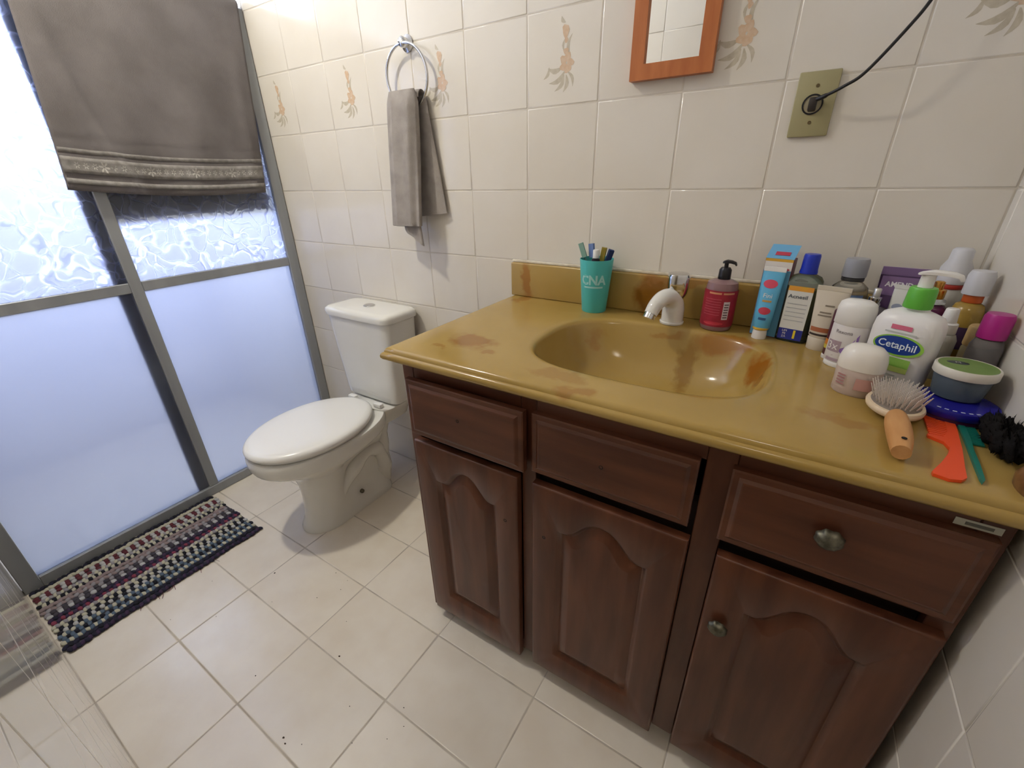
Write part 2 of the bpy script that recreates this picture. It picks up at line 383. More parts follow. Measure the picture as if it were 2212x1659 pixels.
win = boxes('window_1', [(XS - 0.08, XS - 0.04, WY0, WY0 + 0.03, WZ0, WZ1), (XS - 0.08, XS - 0.04, WY1 - 0.03, WY1, WZ0, WZ1), (XS - 0.08, XS - 0.04, WY0, WY1, WZ0, WZ0 + 0.03), (XS - 0.08, XS - 0.04, WY0, WY1, WZ1 - 0.03, WZ1), (XS - 0.075, XS - 0.045, -0.635, -0.605, WZ0, WZ1)], M_ALU)
tag(win, 'aluminium window high in the shower end wall', 'window', 'structure')
# ceiling, hall beyond the doorway
cl = boxes('ceiling', [(XS - 0.1, XR + 0.1, YF - 0.12, 0.1, HC, HC + 0.1)], M_PLASTER); tag(cl, 'white plaster ceiling', 'ceiling', 'structure')
hy = YF - 0.12
for nm, b, lb in (('floor_hall', (-0.6, 1.9, hy - 1.3, hy + 0.12, -0.06, -0.001), 'plain hall floor outside the doorway'),
                  ('wall_hall_back', (-0.6, 1.9, hy - 1.4, hy - 1.3, -0.06, 2.5), 'painted hall wall opposite the doorway'),
                  ('wall_hall_left', (-0.7, -0.6, hy - 1.4, hy, -0.06, 2.5), 'painted hall end wall nearer the shower'),
                  ('wall_hall_right', (1.9, 2.0, hy - 1.4, hy, -0.06, 2.5), 'painted hall end wall farther from the shower'),
                  ('wall_hall_side', (XR + 0.1, 2.0, hy, hy + 0.1, -0.06, 2.5), 'painted hall wall beside the doorway'),
                  ('ceiling_hall', (-0.7, 2.0, hy - 1.4, hy, 2.5, 2.6), 'white hall ceiling')):
    tag(boxes(nm, [b], M_HALL), lb, nm.split('_')[0], 'structure')

hfill = thing('hall_fill_lamp', 'added unseen round white fill lamp outside the doorway', 'lamp', (0.75, hy - 0.62, 2.5))  # unseen lamp added to fill the vanity side through the doorway
# flower prints on alternate tiles of the decorated row
def flower(parent):
    V = []; F = []; fm = []
    def blob(cx, cy, rx, ry, rot, k, n=10):
        s = len(V); zz = 0.0003 + 0.00002 * len(F) / 10; V.append((cx, cy, zz))
        for i in range(n):
            a = 2 * PI * i / n; q = 1 + 0.16 * math.sin(3 * a + cx * 90)
            x, y = rx * q * math.cos(a), ry * q * math.sin(a)
            V.append((cx + x * math.cos(rot) - y * math.sin(rot), cy + x * math.sin(rot) + y * math.cos(rot), zz))
        for i in range(n): F.append((s, s + 1 + i, s + 1 + (i + 1) % n)); fm.append(k)
    def leaf(x0, y0, x1, y1, w0, k):
        s = len(V); dx, dy = x1 - x0, y1 - y0; l = math.hypot(dx, dy); nx, ny = -dy / l, dx / l
        for i in range(6):
            t = i / 5; ww = w0 * math.sin(PI * (0.08 + 0.9 * t)); bend = 0.18 * l * math.sin(PI * t)
            for sg in (-1, 1): V.append((x0 + dx * t + nx * (bend + sg * ww), y0 + dy * t + ny * (bend + sg * ww), 0.0001 + 0.000018 * s / 12))
        for i in range(5): F.append((s + 2 * i, s + 2 * i + 1, s + 2 * i + 3, s + 2 * i + 2)); fm.append(k)
    leaf(0.008, -0.028, -0.036, -0.050, 0.006, 1); leaf(0.0, -0.02, -0.040, -0.018, 0.006, 1); leaf(-0.036, -0.016, -0.052, -0.040, 0.004, 1)
    leaf(0.006, -0.036, -0.020, -0.068, 0.005, 1); leaf(0.012, -0.036, 0.004, -0.072, 0.005, 1); leaf(0.016, -0.030, 0.030, -0.062, 0.004, 1)
    leaf(0.020, 0.0, 0.026, 0.045, 0.004, 1); leaf(0.006, 0.068, -0.004, 0.082, 0.004, 1); leaf(0.004, 0.012, 0.010, 0.040, 0.003, 1)
    for a in range(5): blob(0.012 + 0.010 * math.cos(a * 1.26), -0.012 + 0.012 * math.sin(a * 1.26), 0.010, 0.009, a, 0)
    blob(0.010, 0.012, 0.007, 0.007, 0.4, 0); blob(0.008, 0.052, 0.009, 0.014, 0.1, 0); blob(0.010, 0.034, 0.005, 0.006, 0, 0)
    o = mesh('flower_print', V, F, [M_PEACH, M_TAUPE], parent, fmat=fm)
    return o
fl0 = None
for (u, v), o in sorted(tb.items()):
    if abs(v - 1.4685) < 0.01 and abs(((u - 0.1) / 0.4) - round((u - 0.1) / 0.4)) < 0.06:
        if fl0 is None: fl0 = flower(o)
        else: c = fl0.copy(); COL.objects.link(c); c.parent = o

# ceiling lamp (out of frame, throws the shadows)
lamp = thing('ceiling_lamp', 'flat round white ceiling lamp with a glowing disc', 'lamp', (-0.80, -0.80, HC))
lathe('base', [(0.085, 0.0), (0.085, -0.045), (0.078, -0.052), (0.056, -0.052)], M_WHITE, lamp)
M_GLOW = mat('lamp_glow', (1, 1, 1, 1), 0.5, emit=((1.0, 0.94, 0.79, 1), LAMP_STRENGTH))
lathe('diffuser', [(0.055, -0.0525), (0.055, -0.054), (0.050, -0.0565), (0.003, -0.058)], M_GLOW, lamp)
lathe('base', [(0.06, 0.0), (0.06, -0.02), (0.04, -0.04)], M_WHITE, hfill)
lathe('globe', [(0.03, -0.041), (0.07, -0.06), (0.09, -0.11), (0.07, -0.16), (0.03, -0.18), (0.004, -0.184)], mat('hall_fill_glow', (1, 1, 1, 1), 0.5, emit=((1.0, 0.93, 0.82, 1), 20.0)), hfill)

# ------------------------------------------------------------------ vanity cabinet
CX0, CX1, CY, CZ = -0.025, XR - 0.012, -0.535, 0.835
van = thing('vanity_cabinet', 'dark reddish wooden vanity cabinet with arched panel doors', 'cabinet', (0.48, -0.27, 0))
van.location = (0, 0, 0)
bl = [(CX0, CX0 + 0.02, CY + 0.001, -0.005, 0.012, CZ), (CX1 - 0.02, CX1, CY + 0.001, -0.005, 0.012, CZ), (CX0 + 0.02, CX1 - 0.02, -0.02, -0.005, 0.05, CZ),
      (CX0 + 0.02, CX1 - 0.02, CY + 0.02, -0.02, 0.055, 0.07)]
boxes('carcass', bl, M_WOOD, van)
boxes('plinth', [(CX0 + 0.03, CX1 - 0.0205, CY + 0.055, CY + 0.075, 0.0, 0.054)], M_WOODIN_SHADE, van)
for x0, x1 in ((CX0 - 0.001, CX0 + 0.032), (0.297, 0.331), (0.642, 0.686), (CX1 - 0.030, CX1 + 0.001)):
    boxes('stile', [(x0, x1, CY, CY + 0.02, 0.012 if x0 < 0 or x0 > 0.8 else 0.05, CZ - 0.0005)], M_WOOD, van, 0.0012, 1)
for x0, x1 in ((CX0 + 0.0325, 0.2965), (0.3315, 0.6415), (0.6865, CX1 - 0.0305)):
    for z0, z1 in ((0.792, CZ - 0.001), (0.05, 0.085)):
        boxes('rail', [(x0, x1, CY + 0.0004, CY + 0.0195, z0, z1)], M_WOODH, van, 0.001, 1)
    boxes('rail', [(x0, x1, CY + 0.022, CY + 0.040, 0.600, 0.690)], M_WOODIN_SHADE, van)  # recessed rail coloured dark to paint in the shade below the drawers

def arch_outline(x0, x1, z0, zs, zp):
    """counter-clockwise cathedral arch outline"""
    P = []
    nb = 8
    for i in range(nb): P.append((x0 + (x1 - x0) * i / nb, z0))
    for i in range(10): P.append((x1, z0 + (zs - z0) * i / 10))
    na = 28
    for i in range(na + 1):
        t = i / na; x = x1 + (x0 - x1) * t; q = abs(2 * t - 1)
        h = 0.0 if q > 0.84 else 0.5 * (1 + math.cos(PI * (q / 0.84) ** 1.25))
        P.append((x, zs + (zp - zs) * h))
    for i in range(1, 10): P.append((x0, zs + (z0 - zs) * i / 10))
    return P
def on_rect(P, x0, x1, z0, z1):
    cx, cz = (x0 + x1) / 2, (z0 + z1) / 2; out = []
    # match by walking both outlines: bottom, right, top, left segments
    n = len(P); 
    for i, (x, z) in enumerate(P):
        if i < 8: out.append((x0 + (x1 - x0) * i / 8, z0))
        elif i < 18: out.append((x1, z0 + (z1 - z0) * (i - 8) / 10))
        elif i <= 46: out.append((x1 + (x0 - x1) * (i - 18) / 28, z1))
        else: out.append((x0, z1 + (z0 - z1) * (i - 46) / 10))
    return out
def cab_door(x0, x1, z0, z1, yb, knob=None, holes=(), lab=None):
    th = 0.020; yf = yb - th
    ax0, ax1 = x0 + 0.058, x1 - 0.058
    AR = lambda d: arch_outline(ax0 + d, ax1 - d, z0 + 0.078 + d, z1 - 0.100 - d * 0.9, z1 - 0.046 - d)
    A = AR(0.0)
    Rr = on_rect(A, x0, x1, z0, z1)
    def L3(P, y): return [(x, y, z) for x, z in P]
    inner = AR
    d = loft('door', [L3(Rr, yb - 0.0005), L3(Rr, yf + 0.004), L3(on_rect(A, x0 + 0.0015, x1 - 0.0015, z0 + 0.0015, z1 - 0.0015), yf + 0.0012), L3(on_rect(A, x0 + 0.005, x1 - 0.005, z0 + 0.005, z1 - 0.005), yf),
                      L3(A, yf), L3(inner(0.003), yf + 0.0015), L3(inner(0.008), yf + 0.0075), L3(inner(0.012), yf + 0.009)], M_WOOD, van, cap0=True, cap1=False)
    loft('panel', [L3(inner(0.0118), yf + 0.0092), L3(inner(0.014), yf + 0.008), L3(inner(0.024), yf + 0.0045), L3(inner(0.034), yf + 0.0012), L3(inner(0.036), yf + 0.0010)], M_WOOD, d, cap0=False, cap1=True)
    if knob: shell_knob(d, knob[0], yf, knob[1])
    for hx, hz in holes: screw_hole(d, hx, yf, hz)
    return d
def shell_knob(parent, x, y, z, s=1.0):
    L_ = []; n = 36
    for t, h in ((0.45, -0.0005), (0.45, 0.006), (0.80, 0.007), (1.0, 0.009), (0.97, 0.012), (0.85, 0.0155), (0.62, 0.0185), (0.35, 0.0205), (0.08, 0.0212)):
        l = []
        for i in range(n):
            a = 2 * PI * i / n; low = 0.5 - 0.5 * math.cos(a - PI)      # scallops fan out below
            r = 0.0150 * s * t * (1 + 0.07 * math.cos(9 * a) * min(1.0, t * 1.2) * (0.3 + 0.7 * (1 - low))) * (0.82 + 0.30 * (1 - low))
            l.append((x + 1.1 * r * math.sin(a), y - h * s, z - r * math.cos(a)))
        L_.append(l)
    o = loft('knob', L_, M_PEWTER, parent)
    o['label'] = 'small shell-shaped pewter knob'; return o
def screw_hole(parent, x, y, z):
    P = [[(x + r * math.cos(2 * PI * i / 12), yy, z + r * math.sin(2 * PI * i / 12)) for i in range(12)] for r, yy in ((0.0042, y - 0.0003), (0.0032, y - 0.0008), (0.0022, y + 0.0005))]
    loft('screw_hole', P, M_DARK, parent, cap0=False, cap1=True)
def cab_drawer(x0, x1, z0, z1, yb, knob=None, holes=()):
    th = 0.020; yf = yb - th
    def rect(d, y): return [(x0 + d, y, z0 + d), (x1 - d, y, z0 + d), (x1 - d, y, z1 - d), (x0 + d, y, z1 - d)]
    d = loft('drawer', [rect(0, yb - 0.0005), rect(0, yf + 0.006), rect(0.003, yf + 0.0045), rect(0.011, yf + 0.0042), rect(0.0165, yf + 0.0006), rect(0.019, yf)], M_WOODH, van, smooth=False)
    boxes('drawer_box', [(x0 + 0.03, x1 - 0.03, yb - 0.0004, CY + 0.25, z0 + 0.02, z1 - 0.03)], M_WOODIN_SHADE, d)
    if knob: shell_knob(d, knob[0], yf, knob[1], 1.1)
    for hx, hz in holes: screw_hole(d, hx, yf, hz)
    return d
cab_door(0.000, 0.295, 0.038, 0.632, CY, holes=((0.262, 0.50),))
cab_door(0.332, 0.641, 0.045, 0.634, CY, holes=((0.362, 0.50),))
cab_door(0.687, XR - 0.020, 0.052, 0.628, CY, knob=(0.716, 0.475))
cab_drawer(0.004, 0.316, 0.658, 0.800, CY - 0.012, holes=((0.155, 0.735),))
cab_drawer(0.328, 0.634, 0.660, 0.796, CY, holes=((0.476, 0.728),))
cab_drawer(0.681, XR - 0.022, 0.658, 0.799, CY, knob=(0.816, 0.738))
st = boxes('sticker', [(0.930, 0.974, CY - 0.0008, CY - 0.0001, 0.802, 0.8125)], flat('sticker_white', 206, 206, 190), van)
st['label'] = 'small white printed sticker'
boxes('sticker_print', [(0.940, 0.966, CY - 0.0011, CY - 0.0007, 0.805, 0.8095)], flat('sticker_ink', 120, 120, 112), st)

# ------------------------------------------------------------------ countertop with moulded basin
TZ = 0.865; BXc, BYc, BA, BB = 0.462, -0.285, 0.238, 0.182
ct = thing('countertop', 'mustard cultured-stone vanity top with moulded basin and brown stains', 'countertop')
X0, X1, Y0, Y1 = -0.038, XR, -0.556, -0.0005
per = []
def seg(ax, ay, bx_, by_, n):
    for i in range(n): per.append((ax + (bx_ - ax) * i / n, ay + (by_ - ay) * i / n))
seg(X0, Y0, X1, Y0, 40); seg(X1, Y0, X1, Y1, 22); seg(X1, Y1, X0, Y1, 40); seg(X0, Y1, X0, Y0, 22)
def rimpt(px_, py_, s, e=3.1):
    a = math.atan2((py_ - BYc) / BB, (px_ - BXc) / BA); c, s_ = math.cos(a), math.sin(a)
    k = 1.0 / (abs(c) ** e + abs(s_) ** e) ** (1 / e)
    return BXc + BA * s * k * c, BYc + BB * s * k * s_
loops = []
for s, z in ((0.07, -0.1335), (0.20, -0.1325), (0.45, -0.129), (0.62, -0.122), (0.74, -0.108), (0.82, -0.088), (0.88, -0.062), (0.925, -0.038), (0.955, -0.021), (0.975, -0.011), (0.99, -0.0050), (1.01, -0.0022), (1.04, -0.0008), (1.08, -0.0)):
    loops.append([(*rimpt(x, y, s, 2.3 + 0.8 * min(1, s)), TZ + z) for x, y in per])
for t in (0.35, 0.75):
    l = []
    for x, y in per:
        a = rimpt(x, y, 1.08); l.append((a[0] + (x - a[0]) * t, a[1] + (y - a[1]) * t, TZ))
    loops.append(l)
def edge(o_, dz):
    l = []
    for x, y in per:
        nx = -o_ if x <= X0 + 1e-6 else 0.0; ny = -o_ if y <= Y0 + 1e-6 else 0.0
        l.append((x + nx, y + ny, TZ + dz))
    return l
for o_, dz in ((0, 0), (0.003, -0.0006), (0.006, -0.003), (0.008, -0.007), (0.0085, -0.010), (0.0115, -0.011), (0.0145, -0.0135), (0.016, -0.018), (0.0155, -0.023), (0.012, -0.0275), (0.006, -0.0295), (-0.03, -0.0298)):
    loops.append(edge(o_, dz))
slab = loft('basin_slab', loops, M_STONE, ct, cap0=True, cap1=False); sharp(slab, 60)
bsp = thing('backsplash', 'mustard stone backsplash strip along the tiled wall with white sealant', 'backsplash')
boxes('strip', [(X0 - 0.012, X1 - 0.001, -0.0215, -0.0015, TZ + 0.0002, 0.967)], M_STONE, bsp, 0.004, 3)
boxes('sealant_bead', [(X0 - 0.014, X1 - 0.002, -0.010, -0.0016, 0.9665, 0.9745)], M_SEAL, bsp, 0.003, 2)
lathe('drain', [(0.021, 0.0), (0.021, 0.002), (0.016, 0.0022), (0.014, -0.001), (0.004, -0.001)], M_CHROME, ct, cx=BXc, cy=BYc, loc=(0, 0, TZ - 0.1335))

# ------------------------------------------------------------------ faucet
fc = thing('faucet', 'white curved basin faucet with a chrome handle', 'faucet', (0.462, -0.072, TZ), -0.42); fc.scale = (1.12, 1.12, 1.08)
sp = catmull([(0, 0, 0.0), (0, 0, 0.02), (0, -0.002, 0.045), (0, -0.016, 0.062), (0, -0.040, 0.064), (0, -0.062, 0.052), (0, -0.076, 0.034)], 6)
fbody = [0.022, 0.022, 0.021, 0.021, 0.020] + [0.020 - 0.0001 * i for i in range(100)]
rr = []
for i, p in enumerate(sp):
    t = i / (len(sp) - 1); rr.append(0.0235 - 0.0095 * max(0, (t - 0.25) / 0.75) ** 0.8 if t > 0.25 else 0.0235)
tube('spout', sp, rr, M_CERAMIC, fc, n=18)
lathe('collar', [(0.0255, 0.0002), (0.0260, 0.004), (0.0235, 0.006)], M_CERAMIC, fc)
e_ = sp[-1]; tube('aerator', [e_ + Vector((0, 0.003, 0.006)), e_ + Vector((0, -0.006, -0.009))], 0.0125, M_CHROME, fc, n=16)
hl = []
for z, r in ((0.056, 0.014), (0.060, 0.0165), (0.070, 0.0215), (0.082, 0.0230), (0.108, 0.0240), (0.1125, 0.0225), (0.1140, 0.017)):
    hl.append([(r * (1 + 0.07 * math.cos(4 * 2 * PI * i / 32)) * math.cos(2 * PI * i / 32), 0.004 + r * (1 + 0.07 * math.cos(4 * 2 * PI * i / 32)) * math.sin(2 * PI * i / 32), z) for i in range(32)])
loft('handle', hl, M_CHROME, fc)

# ------------------------------------------------------------------ cup and toothbrushes
CUP = (0.247, -0.060)
cup = thing('toothbrush_cup', 'turquoise plastic cup holding toothbrushes', 'cup', (*CUP, TZ)); cup.scale = (1.07, 1.07, 1.0)
M_TURQ = flat('turquoise_plastic', 82, 190, 188, 0.35)
lathe('body', [(0.0295, 0.0), (0.0310, 0.003), (0.0415, 0.139), (0.0415, 0.1405), (0.0400, 0.1405), (0.0295, 0.006), (0.003, 0.005)], M_TURQ, cup, n=32)
fcup = lambda x, z: (((0.0310 + 0.0105 * z / 0.139) + 0.0004) * math.sin(x / 0.038), -((0.0310 + 0.0105 * z / 0.139) + 0.0004) * math.cos(x / 0.038), z)
M_CNA = flat('pale_turquoise_print', 168, 222, 218)
text('lettering', 'CNA', 0.034, M_CNA, cup, fcup, 0.008, 0.089, 0.066, bold=0.035)
patch('print_band', fcup, -0.016, 0.034, 0.0690, 0.0735, M_CNA, cup)
def toothbrush(label, top, ang, hue, bris, rough=0.4, face=0.0, cat='toothbrush'):
    """top: head offset from cup centre (x, y) and height"""
    tx, ty, tz = top
    t = thing('toothbrush', label, cat, (*CUP, TZ))
    B = Vector((-tx * 0.35, -ty * 0.35, 0.010)); T = Vector((tx, ty, tz)); d = (T - B).normalized()
    side = d.cross(Vector((math.cos(face), math.sin(face), 0))).normalized(); fr = side.cross(d)
    P = [B + (T - B) * k for k in (0, 0.3, 0.6, 0.8, 0.93, 1.0)]
    tube('handle', P, [0.0032, 0.0048, 0.0042, 0.0026, 0.0040, 0.0030], hue, t, n=8)
    V = []
    c0 = B + (T - B) * 0.80; c1 = T + d * 0.002
    for c in (c0, c1):
        for a, b in ((-0.007, 0.002), (0.007, 0.002), (0.006, 0.014), (-0.006, 0.014)): V.append(c + side * a + fr * b)
    o = mesh('bristles', V, [(0, 1, 2, 3), (7, 6, 5, 4), (0, 4, 5, 1), (1, 5, 6, 2), (2, 6, 7, 3), (3, 7, 4, 0)], bris, t); fix_normals(o)
    return t
toothbrush('mint green toothbrush leaning out of the turquoise cup', (-0.046, -0.004, 0.176), 0, flat('mint_plastic', 120, 170, 158), flat('mint_bristles', 140, 178, 166, 0.8), face=-1.2)
toothbrush('white toothbrush with blue bristles in the turquoise cup', (-0.020, 0.012, 0.174), 0, M_WHITE, flat('blue_bristles', 112, 136, 190, 0.8), face=-1.5)
toothbrush('black and yellow toothbrush in the turquoise cup', (0.018, 0.004, 0.168), 0, flat('black_brush_plastic', 42, 36, 30), flat('yellow_black_bristles', 150, 132, 50, 0.8), face=-1.3)
toothbrush('navy toothbrush leaning toward the faucet in the cup', (0.036, 0.004, 0.164), 0, flat('green_black_plastic', 24, 46, 48), flat('navy_bristles', 30, 48, 92, 0.8), face=-1.0)
tt = thing('toothpaste_tube', 'white capped toothpaste tube standing in the turquoise cup', 'toothpaste', (CUP[0] + 0.002, CUP[1] - 0.012, TZ))
loft('body', [circ(0, 0, 0.008, 0.018, 0.0015, 16), circ(0, 0, 0.09, 0.014, 0.011, 16), circ(0, 0, 0.125, 0.012, 0.011, 16), circ(0, 0, 0.140, 0.011, 0.011, 16), circ(0, 0, 0.143, 0.006, 0.006, 16)], flat('tube_dark_print', 44, 34, 40), tt)
lathe('cap', [(0.0085, 0.1435), (0.0088, 0.162), (0.0075, 0.165), (0.002, 0.1655)], M_WHITE, tt, n=16)

# ------------------------------------------------------------------ bottles on the top
def pump(parent, z0, col, r=0.012, h=0.022, neck=0.012, reach=0.022, rot=0.3):
    lathe('collar', [(r, z0), (r * 1.02, z0 + 0.002), (r * 0.98, z0 + h * 0.8), (r * 0.7, z0 + h), (0.004, z0 + h)], col, parent, n=20)
    lathe('stem', [(0.0045, z0 + h * 0.95), (0.0045, z0 + h + neck)], col, parent, n=12)
    c, s = math.cos(rot), math.sin(rot); z1 = z0 + h + neck
    V = []
    for t, ww, hh, dz in ((-0.35, 0.004, 0.004, 0.0), (-0.2, 0.008, 0.006, 0.001), (0.0, 0.0085, 0.007, 0.002), (0.5, 0.006, 0.006, 0.002), (0.9, 0.0045, 0.005, 0.0), (1.0, 0.0035, 0.003, -0.004)):
        V.append([(c * reach * t - s * ww * a, s * reach * t + c * ww * a, z1 + dz + hh * (b - 0.3)) for a, b in ((-1, 0), (1, 0), (1, 0.8), (0.5, 1), (-0.5, 1), (-1, 0.8))])
    loft('pump_head', V, col, parent)
soap = thing('soap_pump_bottle', 'raspberry-red liquid soap bottle with a black pump', 'bottle', (0.563, -0.064, TZ))
M_CLEARR = mat('clear_rose_plastic', rgb(196, 168, 168), 0.12, trans=0.75)
lathe('body', [(0.031, 0), (0.0345, 0.003), (0.0355, 0.01), (0.0345, 0.10), (0.0325, 0.111), (0.020, 0.117), (0.012, 0.118)], mat('rose_soap', rgb(176, 140, 142), 0.12, trans=0.35), soap, n=32)
fs = on_cyl(0.0362)
M_RASP = mottled('raspberry_label', rgb(166, 44, 62), rgb(150, 38, 56), 60, 0.4)
patch('label_wrap', fs, -0.056, 0.056, 0.012, 0.096, M_RASP, soap, nx=24)
fs2 = on_cyl(0.0366)
patch('label_headline', fs2, -0.022, 0.006, 0.0885, 0.0925, flat('label_gold', 210, 150, 110), soap)
patch('label_headline', fs2, 0.010, 0.036, 0.0885, 0.0925, flat('label_gold', 210, 150, 110), soap)
patch('barcode', fs2, 0.014, 0.028, 0.030, 0.072, flat('barcode_white', 214, 200, 204), soap)
for k in range(6): patch('barcode_bar', on_cyl(0.0368), 0.016, 0.026, 0.034 + k * 0.006, 0.0365 + k * 0.006, flat('barcode_ink', 90, 70, 76), soap, nx=3)
for k in range(7): patch('label_line', fs2, -0.030, 0.008, 0.040 + k * 0.006, 0.0413 + k * 0.006, flat('raspberry_ink', 190, 90, 104), soap)
patch('label_fruit', fs2, -0.026, 0.020, 0.016, 0.024, flat('cherry_print', 196, 60, 76), soap, ell=True)
pump(soap, 0.118, flat('black_pump_plastic', 28, 26, 30, 0.35), 0.0135, 0.026, 0.010, 0.022, -0.25)

def tab(T, off=0.0007):
    """front of a flattened tube: T rows (z, rx, ry, yc)"""
    def f(x, z):
        for a, b in zip(T, T[1:]):
            if z <= b[0] or b is T[-1]:
                t = min(1.0, max(0.0, (z - a[0]) / (b[0] - a[0]))); rx_, ry_, yc = (a[i] + (b[i] - a[i]) * t for i in (1, 2, 3)); break
        return (x, yc - ry_ * math.sqrt(max(0.0, 1 - min(0.97, (x / rx_) ** 2))) - off, z)
    return f
# toothpaste carton with a tube standing in front of it
tx_ = thing('toothpaste_box', 'tall blue and white toothpaste carton with an open blue flap', 'box', (0.668, -0.060, TZ), -0.18)
boxes('carton', [(-0.027, 0.027, -0.016, 0.016, 0.0, 0.172)], mottled('carton_maroon', rgb(128, 62, 74), rgb(120, 54, 66), 20, 0.4), tx_, 0.0008, 1)
ff = on_flat(-0.0164)
patch('front_print', ff, -0.0262, 0.0262, 0.002, 0.148, flat('carton_blue', 96, 160, 196), tx_)
patch('front_print', ff, -0.0262, 0.0262, 0.148, 0.166, flat('carton_white', 226, 222, 216), tx_)
patch('front_print', ff, -0.0265, 0.0265, 0.166, 0.1718, flat('carton_yellow', 216, 168, 62), tx_)
patch('red_print', on_flat(-0.0168), -0.023, 0.023, 0.146, 0.155, flat('carton_red', 186, 62, 82), tx_, ell=True)
fo = mesh('flap', [(-0.027, -0.016, 0.172), (0.027, -0.016, 0.172), (0.029, 0.010, 0.198), (-0.024, 0.010, 0.198), (-0.027, -0.0153, 0.1715), (0.027, -0.0153, 0.1715), (0.029, 0.0107, 0.1975), (-0.024, 0.0107, 0.1975)],
          [(0, 1, 2, 3), (7, 6, 5, 4), (0, 4, 5, 1), (1, 5, 6, 2), (2, 6, 7, 3), (3, 7, 4, 0)], flat('flap_blue', 108, 170, 210), tx_)
mesh('flap_print', [(-0.012, -0.0105, 0.1785), (0.016, -0.0105, 0.1785), (0.0165, -0.004, 0.185), (-0.0115, -0.004, 0.185)], [(0, 1, 2, 3)], flat('carton_red', 186, 62, 82), tx_)
tp = thing('kids_toothpaste_tube', 'light blue toothpaste tube standing on its white cap before the carton', 'toothpaste', (0.660, -0.0935, TZ), -0.18)
M_LB = flat('tube_light_blue', 98, 178, 218, 0.3)
loft('body', [circ(0, 0, 0.0215, 0.012, 0.011, 20), circ(0, 0, 0.026, 0.0175, 0.013, 20), circ(0, 0.002, 0.06, 0.019, 0.0115, 20), circ(0, 0.006, 0.11, 0.0205, 0.007, 20), circ(0, 0.0105, 0.146, 0.0215, 0.0012, 20)], M_LB, tp)
boxes('crimp', [(-0.0215, 0.0215, 0.0092, 0.0118, 0.146, 0.156)], M_WHITE, tp, 0.0005, 1)
lathe('cap', [(0.0145, 0.0), (0.0150, 0.001), (0.0138, 0.0200), (0.008, 0.0212)], M_WHITE, tp, n=20)
lathe('band', [(0.0155, 0.0214), (0.0163, 0.0232), (0.0158, 0.0262)], flat('tube_yellow', 222, 180, 70), tp, n=20)
ftp = tab([(0.026, 0.0175, 0.013, 0.0), (0.06, 0.019, 0.0115, 0.002), (0.11, 0.0205, 0.007, 0.006), (0.146, 0.0215, 0.0012, 0.0105)])
patch('logo_oval', ftp, -0.015, 0.013, 0.112, 0.130, flat('logo_red', 206, 70, 96), tp, ell=True)
text('lettering', 'Fini', 0.013, M_WHITE, tp, ftp, 0.0, 0.096, 0.017)
patch('flavour_print', ftp, -0.008, 0.010, 0.083, 0.087, flat('tube_ochre', 190, 150, 80), tp)
patch('lips_print', ftp, -0.011, 0.013, 0.056, 0.072, flat('lips_red', 190, 60, 80), tp, ell=True)
patch('caption_print', ftp, -0.007, 0.008, 0.044, 0.049, flat('tube_navy', 50, 84, 130), tp)

gb = thing('cleanser_bottle', 'clear green face-cleanser bottle with a bright blue cap', 'bottle', (0.722, -0.072, TZ), -0.20)
M_GREENL = mat('green_clear_liquid', rgb(206, 226, 212), 0.05, trans=0.92, ior=1.10)
lathe('body', [(0.030, 0), (0.0325, 0.003), (0.0325, 0.120), (0.0310, 0.132), (0.026, 0.140), (0.013, 0.146)], M_GREENL, gb, n=32, sy=0.72, e=2.8)
lathe('clear_shoulder', [(0.0322, 0.1205), (0.0312, 0.131), (0.0264, 0.139), (0.0135, 0.1462), (0.0128, 0.1464)], mat('clear_plastic', rgb(236, 236, 232), 0.06, trans=0.88, ior=1.12), gb, n=32, sy=0.73, e=2.8)
lathe('cap', [(0.0165, 0.1464), (0.0165, 0.150), (0.0155, 0.155), (0.0152, 0.181), (0.0140, 0.185), (0.003, 0.1855)], flat('cobalt_cap', 28, 52, 178, 0.3), gb, n=24)
fg = on_flat(-0.0243)
patch('label_front', fg, -0.023, 0.023, 0.020, 0.112, flat('label_paper', 222, 222, 216), gb)
patch('label_top', on_flat(-0.0245), -0.023, 0.023, 0.112, 0.122, mottled('label_orange', rgb(232, 156, 66), rgb(222, 170, 60), 40, 0.4), gb)
patch('label_bottom', on_flat(-0.0245), -0.023, 0.023, 0.006, 0.030, flat('label_navy', 44, 54, 140), gb)
text('lettering', 'Acnesil', 0.011, flat('label_grey_ink', 90, 98, 108), gb, on_flat(-0.0248), -0.002, 0.100, 0.036, bold=0.02)
text('lettering', '1', 0.024, flat('label_yellow', 236, 214, 60), gb, on_flat(-0.0250), 0.008, 0.018, bold=0.04)
text('lettering', 'LIM\nPE\nZA', 0.0065, M_WHITE, gb, on_flat(-0.0250), -0.011, 0.0185)
for k in range(5): patch('label_line', on_flat(-0.0248), -0.019, 0.018, 0.048 + k * 0.009, 0.0495 + k * 0.009, flat('label_pale_ink', 178, 180, 180), gb, nx=1)

